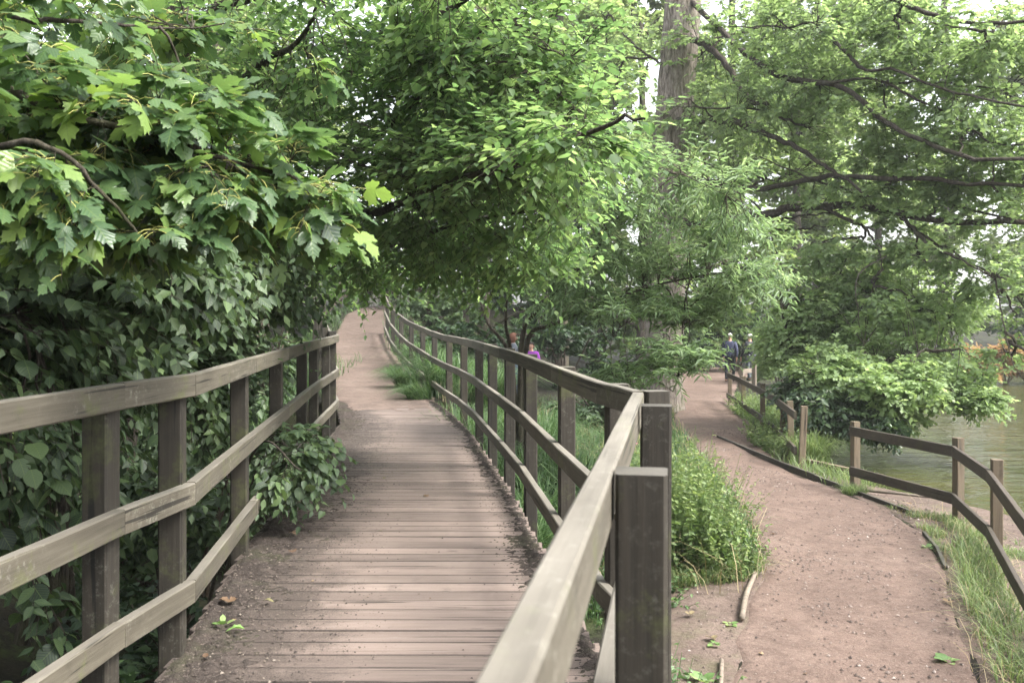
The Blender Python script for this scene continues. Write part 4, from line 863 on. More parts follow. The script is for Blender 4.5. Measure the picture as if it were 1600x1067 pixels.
bush('understory_bush', 'bush beyond the left rails where the boardwalk fence turns', -3.9, 13.8, .8, 1.6, 1.9, L_HAZEL, 406, 120, (.08, .13), group=ub)
for (x, y, lb, sd_) in ((-5.8, 42, 'dark bush closing the left side of the upper path end', 421), (-1.8, 48.5, 'dark bush straight behind the upper path end', 422), (2.0, 44.5, 'dark bush right of the upper path end', 423)):
    bush('understory_bush', lb, x, y, 2.8, 1.5, 5.0, L_DARK, sd_, 180, (.2, .34), T_CLUMP, group=ub)
bush('understory_bush', 'dark bush behind the two walkers', 9.6, 41, 2.6, 1.5, 3.6, L_DARK, 407, 210, (.16, .26), group='bushes around the walkers')
bush('understory_bush', 'silvery bush left of the walkers at the path bend', 6.0, 38.5, 2.0, 1.4, 2.6, L_WIL, 408, 170, (.14, .24), T_OK, group='bushes around the walkers')
bush('understory_bush', 'pale green bush right of the walkers over the fence', 9.3, 33.5, 1.1, 1.3, 2.1, L_BRIGHT, 409, 130, (.12, .2), T_OK, group='bushes around the walkers')
bush('evergreen_bush', 'large dark evergreen mass on the far bank at the right', 33.5, 58, 5.2, 3, 5.6, L_DARK, 410, 330, (.25, .4), T_CLUMP, group='far bank bushes')
bush('evergreen_bush', 'pale willow scrub on the far bank left of the evergreen', 20.5, 53, 3.8, 2.2, 4.6, L_FAR2, 411, 260, (.2, .34), T_OK, group='far bank bushes')
L_RUST = leaf_mat('rust_leaf', gr((.24, .13, .07), (.36, .21, .12), (.40, .29, .17), (.24, .28, .12)), .7, .3)
bush('reed_bed', 'rusty orange reed bed standing in the pond at the right edge', 19.3, 37.5, 3.0, 1.2, 1.9, L_RUST, 412, 200, (.22, .4), T_WILLOW, group=None, z0=-1.25, droop=-.6, cat='reeds')
print('tris', sum(len(m.polygons) for m in bpy.data.meshes))
# ------------------------------------------------------------------ grass and weeds
def blades(name, P, h, wd, lean, m, seed, curl=.5, cluster=None, parent=None):
    rr = RNG(seed); n = len(P); a = rr.uniform(0, 2 * math.pi, n)
    dr = np.stack([np.cos(a), np.sin(a), a * 0], 1); ax = np.stack([-np.sin(a), np.cos(a), a * 0], 1)
    if cluster is not None: dr = unit(dr * .6 + cluster)
    H = (h[0] + (h[1] - h[0]) * rr.uniform(0, 1, n))[:, None]; W = (wd * rr.uniform(.6, 1.2, n))[:, None]; L = (lean * rr.uniform(.2, 1.3, n))[:, None]
    up = np.array([0, 0, 1.0])
    p1 = P + up * H * .5 + dr * H * L * .25; p2 = P + up * H * (.86 - .2 * L * curl) + dr * H * L * .75; p3 = P + up * H * (1.0 - .62 * L * curl) + dr * H * L * 1.25
    V = np.stack([P - ax * W / 2, P + ax * W / 2, p1 - ax * W / 2, p1 + ax * W / 2, p2 - ax * W * .35, p2 + ax * W * .35, p3], 1).reshape(-1, 3)
    o = (np.arange(n) * 7)[:, None]; Q = np.vstack([o + [0, 1, 3, 2], o + [2, 3, 5, 4]]); T = o + np.array([4, 5, 6])
    ti = np.repeat(np.clip(rr.normal(.5, .2, n), 0, 1), 7)
    ob = link(name, npmesh(name, V, [Q, T], ti), m, parent); ob['kind'] = 'stuff'; return ob
def scatter(rr, n, x0, x1, y0, y1, ok, zf=ground, dens=None):
    x = rr.uniform(x0, x1, n); y = rr.uniform(y0, y1, n); k = ok(x, y)
    if dens is not None: k &= rr.uniform(size=n) < dens(x, y)
    x, y = x[k], y[k]; return np.stack([x, y, zf(x, y) - .01], 1)
G_GRASS = gr((.05, .085, .03), (.10, .15, .05), (.15, .21, .08), (.29, .31, .17))
L_GRASS = leaf_mat('grass_blade', G_GRASS, .5, .45); L_SEDGE = leaf_mat('sedge_blade', gr((.025, .055, .02), (.05, .10, .035), (.085, .15, .055), (.19, .26, .13)), .42, .4)
fenceX = I([4, 7, 9.4, 11.1], [2.75, 3.74, 4.64, 5.08])
r = RNG(71)
P = scatter(r, 34000, 2.2, 5.2, 4.5, 10.6, lambda x, y: (x > pathR(y) - .05 + .14 * (fbm(x * 3, y * 3, 55) - .3)) & (x < fenceX(y) + .12 * fbm(x * 2, y * 2, 56)) & (x > pathR(y) + .10) & (fbm(x * 2.6, y * 2.6, 57) > .40), dens=lambda x, y: np.clip((x - pathR(y) + .1) / .25, .2, 1) * smooth((10.7 - y) / 1.2))
blades('grass', P, (.06, .27), .006, 1.2, L_GRASS, 72)
P = scatter(r, 9000, 4.2, 5.4, 9.6, 11.6, lambda x, y: (x > pathR(y)) & (fbm(x * 4, y * 4, 58) > .55)); blades('grass', P, (.04, .13), .006, .9, L_GRASS, 73)
# rough grass between boardwalk and path
P = scatter(r, 44000, -1.8, 4.2, 7.6, 26, lambda x, y: (x > deckR(np.minimum(y, 16.6)) - .75 * smooth((y - 15) / 5) * (y - 15) * .35 + .12) & (x < pathL(y) - .02) & (fbm(x * 1.7, y * 1.7, 60) > .36) & ((y > 9.3) | (x < .7)), dens=lambda x, y: 1 - .6 * smooth((y - 10) / 12))
blades('grass', P, (.10, .42), .010, .9, L_SEDGE, 74)
P = scatter(r, 16000, .9, 2.6, 7.2, 9.8, lambda x, y: ((x - 1.70) / .60) ** 2 + ((y - 8.95) / .55) ** 2 + .5 * (fbm(x * 4, y * 4, 62) - .5) < 1.1); blades('grass', P, (.06, .22), .006, 1.0, L_GRASS, 75)
P = scatter(r, 15000, 3.9, 7.4, 13.4, 28, lambda x, y: (x > pathR(y) + .02) & (x < shoreX(y) + .05) & (fbm(x * 1.5, y * 1.5, 64) > .42)); blades('grass', P, (.08, .35), .010, .9, L_GRASS, 76)
P = scatter(r, 5000, -9, -2.0, 13, 22, lambda x, y: (x < deckL(np.minimum(y, 16.6)) - .3)); blades('grass', P, (.10, .35), .012, .9, L_SEDGE, 77)
P = scatter(r, 9000, -7, -1.0, 16, 34, lambda x, y: ((x < rampL(y) + .08) | (x > rampR(y) - .10)) & (np.abs(x - (rampL(y) + rampR(y)) / 2) < 2.6)); blades('grass', P, (.10, .35), .012, .9, L_SEDGE, 78)
L_STRAW = leaf_mat('dry_stalk', gr((.16, .12, .06), (.24, .19, .10), (.32, .26, .15), (.40, .34, .22)), .8, .15)
P = scatter(r, 2600, 2.2, 5.4, 4.5, 11.6, lambda x, y: (x > pathR(y) - .02) & (x < fenceX(y) + .3)); blades('dry_stalks', P, (.05, .30), .004, 1.5, L_STRAW, 121)
P = scatter(r, 2600, -1.6, 4, 8, 24, lambda x, y: (x > deckR(np.minimum(y, 16.6)) + .1) & (x < pathL(y) + .05)); blades('dry_stalks', P, (.15, .6), .006, 1.0, L_STRAW, 122)
P = scatter(r, 900, .9, 2.5, 7.6, 9.8, lambda x, y: ((x - 1.70) / .62) ** 2 + ((y - 8.95) / .6) ** 2 < 1.1); blades('dry_stalks', P, (.05, .28), .004, 1.4, L_STRAW, 123)
# sedge tussocks: each one stands alone
def tussock(label, x, y, h, rad, n, seed, m=None, z=None, w_=.011, lean=1.0, group='sedge tussocks along the boardwalk fence', name='sedge_tussock', cluster=None):
    rr = RNG(seed); z = float(ground(x, y)) if z is None else z; a = rr.uniform(0, 6.28, n); q = rad * rr.uniform(0, 1, n) ** .6
    P_ = np.stack([x + np.cos(a) * q, y + np.sin(a) * q, np.full(n, z - .02)], 1)
    root = tag(empty(name, (x, y, z)), label, 'grass tuft', group)
    blades('blades', P_, (h * .55, h), w_, lean, m or L_SEDGE, seed + 1, .75, cluster, root)
TS = [(-.05, 8.9, .9), (.15, 9.9, .95), (-.05, 11.0, 1.0), (-.3, 12.0, 1.05), (.25, 12.6, 1.0), (-.55, 13.3, 1.1), (-.1, 14.2, 1.0), (-.85, 14.8, 1.0), (-.4, 15.8, 1.0), (-1.15, 16.6, .95), (-.7, 17.6, .95), (-1.55, 18.6, .9), (-1.2, 19.8, .9), (-2.0, 21.0, .85), (.6, 11.2, .9), (.5, 14.6, .9)]
ends = ['nearest the camera behind the posts', 'behind the close posts beside the willow', 'between the close posts and the willow stem', 'behind the middle posts', 'in front of the willow stem', 'right behind the middle posts', 'set back behind the middle posts', 'hugging the middle of the fence', 'set back in the middle', 'pushing against the further posts', 'set back behind the further posts', 'beside the far third of the fence', 'set back near the far third', 'farthest along the fence', 'right of the close posts in open grass', 'right of the middle posts in open grass']
for i, ((x, y, h), e) in enumerate(zip(TS, ends)):
    zt = max(float(ground(x, y)), -.55 if y > 10 else -.9)
    tussock('tall green sedge tussock ' + e, x, y, h + max(0, zt - float(ground(x, y))) * .5, .30, 520, 800 + i, w_=.014)
tussock('sedge tussock growing through the fence onto the end of the boardwalk', -1.50, 15.9, .55, .22, 420, 830, z=-.1, cluster=np.array([-.8, -.4, 0]))
tussock('sedge tussock spilling through the rails over the start of the upper path', -1.90, 17.6, .58, .20, 420, 832, z=.05, cluster=np.array([-.7, -.5, 0]))
tussock('smaller sedge tuft flopping onto the ramp beyond the boardwalk end', -2.3, 19.3, .4, .14, 160, 834, z=.15, cluster=np.array([-.7, -.5, 0]))
tussock('tall pale arching grass tuft in the gap between the pond fences', 5.05, 16.2, .75, .30, 700, 836, m=L_GRASS, z=-1.1, w_=.009, group=None)
tussock('small lime green tuft at the foot of the pond fence post', 4.55, 12.75, .20, .16, 500, 838, m=L_GRASS, z=LOW, w_=.005, group=None)
tussock('tiny green tuft beside the timber edging in mid bank', 4.72, 11.75, .10, .12, 200, 840, m=L_GRASS, z=LOW, w_=.005, group=None)

# the big leafy weed clump in the fork of the paths
def stems_clump(name, label, x, y, z, rx, ry, h, n, m, seed, tp, size, k=16, cat='weed clump', sr=.004, group=None):
    rr = RNG(seed); a = rr.uniform(0, 6.28, n); q = rr.uniform(0, 1, n) ** .5
    B = np.stack([x + np.cos(a) * q * rx * .75, y + np.sin(a) * q * ry * .75, np.full(n, z)], 1)
    hh = h * (1 - .45 * q ** 2) * rr.uniform(.72, 1.05, n); out = np.stack([np.cos(a) * q * rx * .5, np.sin(a) * q * ry * .5, a * 0], 1) + rr.normal(size=(n, 3)) * [.05, .05, 0]
    t = np.linspace(0, 1, 6)[None, :, None]; S_ = B[:, None] + out[:, None] * t ** 1.7 + np.array([0, 0, 1.0]) * hh[:, None, None] * t
    ii = np.repeat(np.arange(n), k); f = rr.uniform(.10, 1, n * k); x5 = f * 4.999; i0 = x5.astype(int); fr = (x5 - i0)[:, None]
    Pp = S_[ii, i0] * (1 - fr) + S_[ii, i0 + 1] * fr; az = rr.uniform(0, 6.28, n * k)
    A = unit(np.stack([np.cos(az), np.sin(az), rr.uniform(-.5, .45, n * k)], 1)); Nn = unit(np.array([0, 0, 1.0]) + rr.normal(size=(n * k, 3)) * .45); Nn = unit(Nn - A * (Nn * A).sum(1, keepdims=True))
    Sz = rr.uniform(*size, n * k) * (1.15 - .65 * f); ti = np.clip(rr.normal(.30, .14, n * k) + .42 * f, 0, 1)
    root = tag(empty(name, (x, y, z)), label, cat, group)
    V, T, U = place_leaves(tp, Pp, A, Nn, Sz); o = link('foliage', npmesh('foliage', V, T, np.repeat(ti, len(tp[0])), U), m, root); o['kind'] = 'stuff'
    V, Q = tubes(S_, np.full((n, 6), sr) * np.linspace(1, .4, 6)[None], 3); o = link('stems', npmesh('stems', V, Q, np.full(len(V), .6)), m, root); o['kind'] = 'stuff'
    return root
L_WEED = leaf_mat('weed_leaf', gr((.04, .075, .025), (.085, .14, .045), (.15, .215, .075), (.28, .33, .15)), .5, .45)
stems_clump('weed_clump', 'big bushy light green weed clump between boardwalk posts and red path', 1.58, 9.0, LOW - .02, .56, .55, 1.30, 170, L_WEED, 901, T_OV, (.045, .095), 22)
stems_clump('weed_clump', 'lower right shoulder of weeds spilling from the big clump onto the path', 1.92, 8.8, LOW - .02, .36, .40, .70, 80, L_WEED, 911, T_OV, (.04, .08), 20)
stems_clump('weed_clump', 'thin seeding stalks standing out of the big weed clump', 1.65, 9.1, LOW - .02, .6, .5, 1.5, 34, L_WEED, 912, T_WILLOW, (.04, .08), 16)
stems_clump('weed_clump', 'sparse willowherb stalks rising behind the big weed clump', 2.0, 10.6, LOW - .02, .7, .6, 1.0, 70, L_WEED, 902, T_WILLOW, (.06, .11), 20)
stems_clump('weed_clump', 'green weeds with pink flowers beside the oak foot and corner post', 1.9, 13.0, LOW - .05, .9, 1.0, .85, 110, L_WEED, 903, T_OV, (.05, .09), 18)
stems_clump('weed_clump', 'dark mossy weeds under the corner of the boardwalk fence', .85, 5.6, -1.3, .45, .8, .75, 90, L_SEDGE, 904, T_OV, (.05, .09), 18)
stems_clump('weed_clump', 'dense low weeds between the close fence posts and the path', .9, 8.4, -1.25, .6, 1.0, .7, 120, L_SEDGE, 905, T_OV, (.05, .09), 18)
stems_clump('weed_clump', 'leafy nettles just right of the middle boardwalk posts', .75, 10.3, -1.05, .7, 1.0, .8, 110, L_SEDGE, 906, T_OV, (.05, .10), 18)
stems_clump('weed_clump', 'tangled green weeds lining the pond fence near its broken end', 4.85, 17.6, LOW - .1, .5, 1.6, .7, 130, L_WEED, 907, T_OV, (.05, .09), 16)
stems_clump('weed_clump', 'weeds along the far part of the crooked pond fence', 5.75, 22.5, LOW - .1, .5, 2.0, .75, 120, L_WEED, 908, T_OV, (.06, .10), 16)
M_PINK = plain('pink_petal', (.65, .22, .35)); M_YELLOWF = plain('yellow_petal', (.7, .45, .05))
rr = RNG(910); fl = Bag()
for x, y, z in ((1.72, 12.2, -.28), (1.80, 12.5, -.36), (1.66, 12.9, -.33)):
    for q in range(7):
        a = q / 7 * 6.28; Vp = np.array([(0, 0, 0), (math.cos(a) * .035, math.sin(a) * .035, .012), (math.cos(a + .7) * .035, math.sin(a + .7) * .035, .012)]) + [x, y, z]; fl.add(Vp, np.array([(0, 1, 2)]))
o = link('pink_flowers', fl.mesh('pink_flowers'), M_PINK); tag(o, 'few tiny pink flower heads above the weeds by the corner post', 'flowers')

# broad-leaved rosettes on the bare soil
def rosette(label, x, y, z, n, ln, seed, m=None, tilt=.5):
    rr = RNG(seed); root = tag(empty('broad_leaved_weed', (x, y, z)), label, 'weed', 'broad-leaved weeds on the bare soil')
    a = np.arange(n) * 2.4 + rr.uniform(0, 1, n); A = unit(np.stack([np.cos(a), np.sin(a), rr.uniform(.15, tilt + .4, n)], 1)); Nn = unit(np.array([0, 0, 1.0]) - A * A[:, 2:3])
    P_ = np.array([x, y, z]) + A * .02
    single_leaves(root, 'leaf', [T_HAZEL, T_OVAL], L_ROS, P_, A, Nn, rr.uniform(.6, 1.1, n) * ln * .6)
L_ROS = leaf_mat('rosette_leaf', gr((.09, .17, .05), (.13, .22, .07), (.19, .29, .10), (.26, .34, .13)), .5, .35, single=True, veins=True)
rosette('largest broad-leaved weed, by the end of the sunken log', 1.22, 6.15, LOW + .01, 8, .17, 920)
rosette('small rosette on the bare soil left of the bleached log', 1.30, 7.9, LOW + .01, 6, .10, 921)
rosette('weed seedling touching the lower end of the bleached log', 1.66, 7.3, LOW + .01, 6, .09, 922)
rosette('pale flattened weed right below the corner post', .98, 6.0, LOW + .01, 6, .13, 923, tilt=.1)
rosette('tiny weed between the two logs', 1.45, 6.85, LOW + .01, 5, .09, 924, tilt=.1)
rosette('broad weed at the very bottom beside the post', 1.06, 5.5, LOW + .01, 7, .12, 925)
rosette('weed in the bright grass at the lower right', 2.95, 6.5, LOW + .01, 7, .15, 926)
rosette('small weed in the bright grass near the timber edging', 4.2, 9.7, LOW + .01, 6, .12, 927)
rosette('fern-like seedling beside the left post foot on the boardwalk', -1.28, 4.25, .01, 5, .085, 928, tilt=.8)

# ------------------------------------------------------------------ fallen leaves, crumbs and pebbles
M_DRY = leaf_mat('dry_leaf', [(0, (.07, .04, .022)), (.3, (.16, .10, .055)), (.6, (.20, .15, .085)), (.85, (.13, .11, .05)), (1, (.11, .11, .05))], .7, .1, single=True)
def fallen(label, x, y, z, s, seed, m=M_DRY, tp=None, group='dry leaves lying on the boardwalk'):
    rr = RNG(seed); V, T, U = tp or T_MAPLE
    V = V.copy(); V[:, 2] = np.abs(V[:, 1]) * .3 + .10 * np.sin(V[:, 0] * 5 + seed) + .04; a = rr.uniform(0, 6.28)
    Rm = np.array([[math.cos(a), -math.sin(a), 0], [math.sin(a), math.cos(a), 0], [0, 0, 1]])
    me = npmesh('fallen_leaf', (V @ Rm.T) * s * .75, T, None, U); o = link('fallen_leaf', me, m); o.location = (x, y, z); return tag(o, label, 'leaf', group)
L_GRN1 = leaf_mat('fresh_fallen_leaf', gr((.13, .25, .06), (.15, .28, .07), (.17, .30, .08), (.2, .33, .1)), .5, .3, single=True, veins=True)
def dk(px, py, z=0.0): d = F * (EYE - z) / (py - HY); return (px - CX) / F * d, d
for i, (px, py, s, lb, tp) in enumerate(((365, 946, .10, 'curled greenish brown leaf on the soil near the left post', None), (428, 946, .07, 'flat grey-brown leaf at the edge of the soil drift', T_OVAL), (458, 868, .06, 'reddish brown curled leaf on the dark soil drift', None), (455, 838, .07, 'dark flat leaf on the soil beside the third left post', None),
                  (488, 832, .04, 'small yellow leaf further up the soil drift', T_OVAL), (370, 975, .03, 'pale crumb of leaf just below the curled leaf', T_OVAL), (320, 1035, .05, 'brown leaf at the bottom of the soil drift', T_OVAL), (668, 776, .06, 'bent dry leaf in the middle of the planks', None), (655, 730, .03, 'speck of leaf further along the planks', T_OVAL),
                  (598, 829, .03, 'twig-like leaf curl on the left of the planks', T_OVAL), (576, 933, .02, 'tiny dark leaf flake near the bottom planks', T_OVAL), (672, 935, .022, 'dark leaf flake right of the bottom planks centre', T_OVAL), (487, 909, .028, 'tiny rust red flake on the planks beside the soil', T_OVAL), (600, 748, .05, 'leaf scrap by the first soil-free planks', T_OVAL), (455, 800, .05, 'pale leaf under the overhanging hazel spray', T_HAZEL), (440, 815, .05, 'brown lobed leaf under the hazel spray', None))):
    x, y = dk(px, py); fallen(lb, x, y, .022 if px < 480 else .004, s, 940 + i, tp=tp)
x, y = dk(352, 992); fallen('fresh bright green leaf lying on the soil by the second left post', x, y, .02, .11, 960, L_GRN1, T_OAK, None)
for i, (px, py, s, lb) in enumerate(((1475, 945, .11, 'pale leaf at the grass edge of the red path'), (1075, 965, .10, 'light curled leaf on the bare soil by the post'), (1110, 1000, .13, 'large tan leaf above the broad weed'), (1192, 1028, .05, 'small orange leaf low on the red path'), (1228, 973, .05, 'pinkish leaf scrap on the path left side'), (1260, 1060, .035, 'pale speck of leaf at the bottom of the path'), (1420, 790, .08, 'pale stone-like leaf on the bank behind the rail'), (1210, 838, .07, 'grey leaf scrap on the path near the weeds'))):
    x, y = dk(px, py, LOW); fallen(lb, x, y, LOW + .03, s, 970 + i, group='dry leaves lying on the path and bank')
def crumbs(name, P, s0, s1, m, seed, flat=.6):
    rr = RNG(seed); n = len(P); V0 = np.array([(1, 0, -.3), (-.5, .85, -.3), (-.5, -.85, -.3), (0, 0, 1)]); T0 = np.array([(0, 1, 3), (1, 2, 3), (2, 0, 3)])
    a = rr.uniform(0, 6.28, n); c, s = np.cos(a), np.sin(a); sz = (s0 + (s1 - s0) * rr.uniform(0, 1, n) ** 3)[:, None]
    V = np.repeat(V0[None], n, 0) * rr.uniform(.6, 1.3, (n, 4, 3)); x = V[..., 0] * c[:, None] - V[..., 1] * s[:, None]; y = V[..., 0] * s[:, None] + V[..., 1] * c[:, None]
    V = np.stack([x, y, V[..., 2] * flat], -1) * sz[:, :, None] + P[:, None]
    ti = np.repeat(rr.uniform(0, 1, n), 4)
    return tag(link(name, npmesh(name, V.reshape(-1, 3), (T0[None] + (np.arange(n) * 4)[:, None, None]).reshape(-1, 3), ti), m), kind='stuff')
def tint_mat(name, stops, rough=.9):
    m, t, b, out = mat(name); a = N(t, 'ShaderNodeAttribute'); a.attribute_name = 'tint'; t.links.new(ramp(t, a.outputs['Fac'], stops), b.inputs['Base Color']); b.inputs['Roughness'].default_value = rough; return m
M_CRUMB = tint_mat('soil_crumb', [(0, (.02, .015, .012)), (.5, (.045, .034, .028)), (.9, (.10, .08, .062)), (1, (.20, .17, .14))]); M_PEB = tint_mat('path_gravel', [(0, (.03, .02, .016)), (.45, (.07, .05, .04)), (.86, (.14, .108, .092)), (.97, (.19, .155, .135)), (1, (.32, .28, .25))])
r = RNG(81)
P = scatter(r, 90000, -2.6, .6, 2.2, 13, lambda x, y: (x > deckL(y)) & (x < deckR(y)), zf=lambda x, y: x * 0 + .012, dens=lambda x, y: np.clip(1.15 - (x - deckL(y)) / .80, 0, 1) + np.clip(1.0 - (deckR(y) - x) / .30, 0, 1) + .010)
P[:, 2] = .010 * np.clip(1.4 - np.minimum((P[:, 0] - deckL(P[:, 1])) / .45, (deckR(P[:, 1]) - P[:, 0]) / .2), 0.1, 1.6)
crumbs('soil_crumbs', P, .002, .0095, M_CRUMB, 82)
P = scatter(r, 42000, .9, 6, 4.5, 20, lambda x, y: (x > pathL(y)) & (x < pathR(y) + .5), zf=lambda x, y: ground(x, y) + .036, dens=lambda x, y: .25 + .75 * (fbm(x * 1.6, y * 1.6, 84) > .55)); crumbs('path_gravel', P, .003, .020, M_PEB, 83)
P = scatter(r, 14000, .6, 7, 4.0, 16, lambda x, y: ((x < pathL(y)) & (y < 9) & (x > .7)) | ((x > pathR(y)) & (x < shoreX(y) - .3)), zf=lambda x, y: ground(x, y) + .026); crumbs('bank_gravel', P, .004, .018, M_PEB, 85)
# ------------------------------------------------------------------ people beyond the foliage
M_SKIN = plain('skin', (.48, .28, .20), .6); M_NAVY = plain('navy_cloth', (.035, .04, .075)); M_BLACK = plain('dark_cloth', (.02, .022, .028)); M_GREYC = plain('grey_cloth', (.10, .11, .13))
M_PURPLE = plain('purple_cloth', (.26, .05, .34)); M_JEANS = plain('denim', (.06, .08, .14)); M_SHOE = plain('shoe', (.03, .025, .022)); M_WHITEHAIR = plain('grey_hair', (.42, .40, .37)); M_REDHAIR = plain('auburn_hair', (.12, .05, .03)); M_DKHAIR = plain('dark_hair', (.025, .018, .014)); M_EYE = plain('eye', (.02, .02, .02), .3)
M_BAG = plain('pale_bag', (.45, .55, .62))
def skin_mesh(verts, edges, radii, lvl=2, root=0):
    me = bpy.data.meshes.new('t'); me.from_pydata(verts, edges, []); o = bpy.data.objects.new('t', me); COL.objects.link(o)
    m1 = o.modifiers.new('s', 'SKIN'); m1.use_smooth_shade = True
    for i, r in enumerate(radii):
        v = me.skin_vertices[0].data[i]; v.radius = (r, r) if np.isscalar(r) else r; v.use_root = (i == root)
    m2 = o.modifiers.new('u', 'SUBSURF'); m2.levels = lvl
    dg = bpy.context.evaluated_depsgraph_get(); ne = bpy.data.meshes.new_from_object(o.evaluated_get(dg)); bpy.data.objects.remove(o); return ne
def person(label, x, y, z, H, face, top, legs, hair, stride=.12, arm=.15, carry=None, longhair=False, lean=0.0):
    root = tag(empty('person', (x, y, z)), label, 'person'); s = H / 1.75; root.rotation_euler[2] = face
    def part(n, me, m, par=None):
        me.name = n; me.materials.clear(); me.materials.append(m)
        for p in me.polygons: p.use_smooth = True
        o = bpy.data.objects.new(n, me); COL.objects.link(o); o.parent = par or root; return o
    J = dict(pel=(0, 0, .95), waist=(0, .0, 1.10), chest=(0, .01 + lean, 1.30), neck=(0, lean, 1.47), nk2=(0, .01 + lean, 1.55), head=(0, .02 + lean, 1.64), top=(0, .01 + lean, 1.72))
    for sd, ph in ((-1, 1), (1, -1)):
        J['sh%d' % sd] = (.19 * sd, lean, 1.42); J['el%d' % sd] = (.26 * sd, arm * ph * .5 - .03, 1.14); J['wr%d' % sd] = (.25 * sd, arm * ph + .06, .90); J['pa%d' % sd] = (.245 * sd, arm * ph + .09, .82)
        J['hi%d' % sd] = (.10 * sd, 0, .90); J['kn%d' % sd] = (.11 * sd, -stride * ph * .5 + .04, .50); J['an%d' % sd] = (.11 * sd, -stride * ph, .09); J['to%d' % sd] = (.12 * sd, -stride * ph + .16, .035)
    def build(keys, edges, rad, grow_=1.0, root_=0, extra=()):
        V = [tuple(c * s for c in J[k]) for k in keys]; E = [(keys.index(a), keys.index(b)) for a, b in edges]; R = [tuple(q * s * grow_ for q in (r if isinstance(r, tuple) else (r, r))) for r in rad]
        return V, E, R
    ks = ['pel', 'waist', 'chest', 'neck', 'nk2', 'head', 'top', 'sh-1', 'el-1', 'wr-1', 'pa-1', 'sh1', 'el1', 'wr1', 'pa1', 'hi-1', 'kn-1', 'an-1', 'to-1', 'hi1', 'kn1', 'an1', 'to1']
    ed = [('pel', 'waist'), ('waist', 'chest'), ('chest', 'neck'), ('neck', 'nk2'), ('nk2', 'head'), ('head', 'top')]
    for q in ('-1', '1'): ed += [('chest', 'sh' + q), ('sh' + q, 'el' + q), ('el' + q, 'wr' + q), ('wr' + q, 'pa' + q), ('pel', 'hi' + q), ('hi' + q, 'kn' + q), ('kn' + q, 'an' + q), ('an' + q, 'to' + q)]
    rd = [.13, .12, (.14, .11), .06, .055, (.085, .10), (.055, .06), .055, .042, .028, .03, .055, .042, .028, .03, .085, .058, .04, .03, .085, .058, .04, .03]
    V, E, R = build(ks, ed, rd)
    # five fingers on each palm
    for sd in (-1, 1):
        pi = ks.index('pa%d' % sd); px_, py_, pz_ = V[pi]
        for q, (dx, dy, L) in enumerate(((-.012, .03, .052), (-.004, .014, .07), (0, -.002, .075), (.002, -.018, .068), (.004, -.032, .05))):
            a = len(V); V.append((px_ + dx * s, py_ + dy * s, pz_ - .02 * s)); V.append((px_ + (dx - .012 * sd) * s, py_ + dy * 1.2 * s, pz_ - (.02 + L) * s)); E += [(pi, a), (a, a + 1)]; R += [(.009 * s,) * 2, (.007 * s,) * 2]
    part('body', skin_mesh(V, E, R), M_SKIN)
    kt = ['waist', 'pel', 'chest', 'neck', 'sh-1', 'el-1', 'wr-1', 'sh1', 'el1', 'wr1']
    V, E, R = build(kt, [('pel', 'waist'), ('waist', 'chest'), ('chest', 'neck')] + [e for q in ('-1', '1') for e in (('chest', 'sh' + q), ('sh' + q, 'el' + q), ('el' + q, 'wr' + q))], [.155, .17, (.18, .145), .085, .078, .06, .046, .078, .06, .046])
    part('jacket', skin_mesh(V, E, R), top)
    kt = ['pel', 'hi-1', 'kn-1', 'an-1', 'hi1', 'kn1', 'an1']
    V, E, R = build(kt, [e for q in ('-1', '1') for e in (('pel', 'hi' + q), ('hi' + q, 'kn' + q), ('kn' + q, 'an' + q))], [.145, .10, .072, .058, .10, .072, .058])
    part('trousers', skin_mesh(V, E, R), legs)
    for q in ('-1', '1'):
        V, E, R = build(['an' + q, 'to' + q], [('an' + q, 'to' + q)], [.055, .045]); part('shoe', skin_mesh(V, E, R), M_SHOE)
    hx, hy, hz = (c * s for c in J['head'])
    bm = bmesh.new(); bmesh.ops.create_uvsphere(bm, u_segments=16, v_segments=12, radius=1)
    for v in list(bm.verts):
        if v.co.z < (-.9 if longhair else -.15) or (v.co.y > .45 and v.co.z < .45): bm.verts.remove(v)
    for v in bm.verts:
        n = 1 + .05 * math.sin(9 * v.co.x + 7 * v.co.z); v.co = Vector((hx + v.co.x * .098 * s * n, hy - .01 * s + v.co.y * .115 * s * n, hz + .015 * s + v.co.z * (.19 if longhair and v.co.z < 0 else .118) * s * n))
    me = bpy.data.meshes.new('hair'); bm.to_mesh(me); bm.free(); hm = part('hair', me, hair); sm = hm.modifiers.new('thick', 'SOLIDIFY'); sm.thickness = .012; sm.offset = 0
    for sd in (-1, 1):
        bm = bmesh.new(); bmesh.ops.create_icosphere(bm, subdivisions=1, radius=.011 * s, matrix=Matrix.Translation((hx + sd * .032 * s, hy + .093 * s, hz + .0 * s))); me = bpy.data.meshes.new('eye'); bm.to_mesh(me); bm.free(); part('eye', me, M_EYE)
        bm = bmesh.new(); bmesh.ops.create_icosphere(bm, subdivisions=2, radius=1, matrix=Matrix.Translation((hx + sd * .088 * s, hy, hz - .01 * s)) @ Matrix.Diagonal((.012 * s, .022 * s, .032 * s, 1))); me = bpy.data.meshes.new('ear'); bm.to_mesh(me); bm.free(); part('ear', me, M_SKIN)
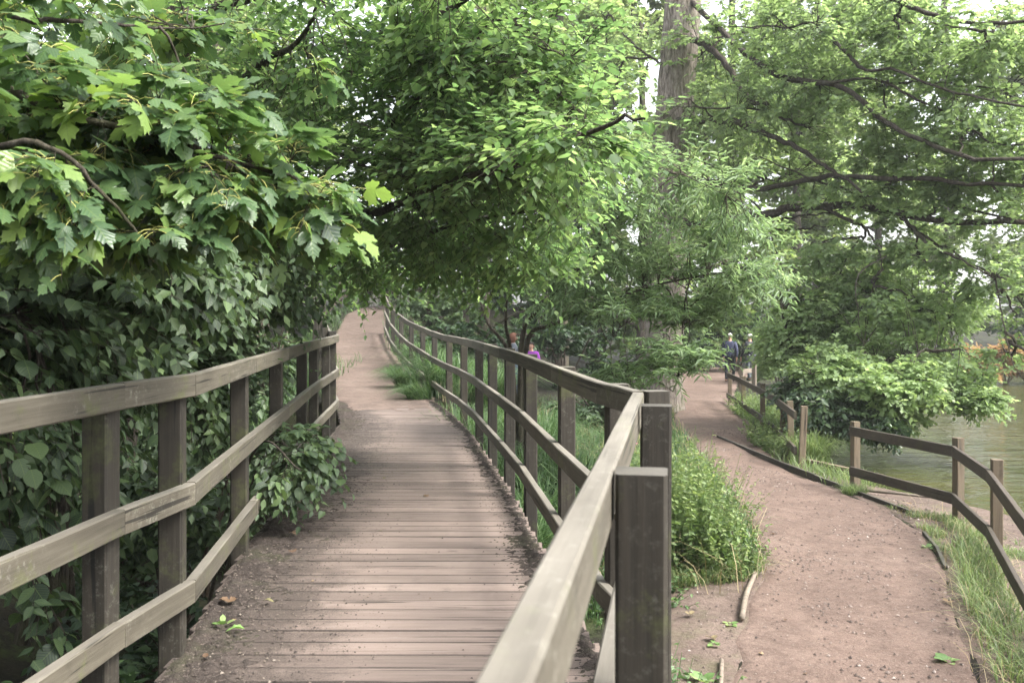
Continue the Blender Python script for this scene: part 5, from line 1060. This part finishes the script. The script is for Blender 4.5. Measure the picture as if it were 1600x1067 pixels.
    bm = bmesh.new(); bmesh.ops.create_cone(bm, segments=6, radius1=.018 * s, radius2=.006 * s, depth=.045 * s, cap_ends=True, matrix=Matrix.Translation((hx, hy + .105 * s, hz - .018 * s)) @ Matrix.Rotation(-.35, 4, 'X')); me = bpy.data.meshes.new('nose'); bm.to_mesh(me); bm.free(); part('nose', me, M_SKIN)
    bm = bmesh.new(); bmesh.ops.create_cube(bm, size=1, matrix=Matrix.Translation((hx, hy + .090 * s, hz - .055 * s)) @ Matrix.Diagonal((.042 * s, .012 * s, .010 * s, 1))); me = bpy.data.meshes.new('mouth'); bm.to_mesh(me); bm.free(); part('mouth', me, plain('lip', (.35, .12, .10)))
    return root
person('person in a navy jacket with pale hair walking away at the path end', 7.85, 34.6, LOW, 1.74, -.3, M_NAVY, M_BLACK, M_WHITEHAIR, .18)
person('person in a dark jacket beside the short pale fence, nearer the pond', 8.75, 35.3, LOW, 1.70, .5, M_BLACK, M_GREYC, M_WHITEHAIR, .10)
zg = float(ground(.05, 26)); person('person with auburn hair in a grey top behind the willow stems', .02, 26, 1.38 - 32 / F * 26 - 1.64, 1.74, 1.9 + math.pi, M_GREYC, M_JEANS, M_REDHAIR, .08, longhair=True)
person('person in a bright purple top with dark hair right of the willow stems', .52, 26, 1.38 - 46 / F * 26 - 1.42, 1.52, 2.9, M_PURPLE, M_BLACK, M_DKHAIR, .1)
# ------------------------------------------------------------------ thin summer haze
hm_ = bpy.data.materials.new('haze'); hm_.use_nodes = True; t = hm_.node_tree; t.nodes.clear()
o_ = t.nodes.new('ShaderNodeOutputMaterial'); pv = t.nodes.new('ShaderNodeVolumePrincipled'); pv.inputs['Color'].default_value = (.93, .96, .93, 1); pv.inputs['Density'].default_value = 0.0007; pv.inputs['Anisotropy'].default_value = .2
t.links.new(pv.outputs[0], o_.inputs['Volume'])
V = np.array([(x, y, z) for z in (-4.0, 46.0) for y in (-165.0, 425.0) for x in (-265.0, 265.0)])
tag(link('haze', npmesh('haze', V, np.array([(0, 2, 3, 1), (4, 5, 7, 6), (0, 1, 5, 4), (2, 6, 7, 3), (0, 4, 6, 2), (1, 3, 7, 5)])), hm_), kind='stuff')
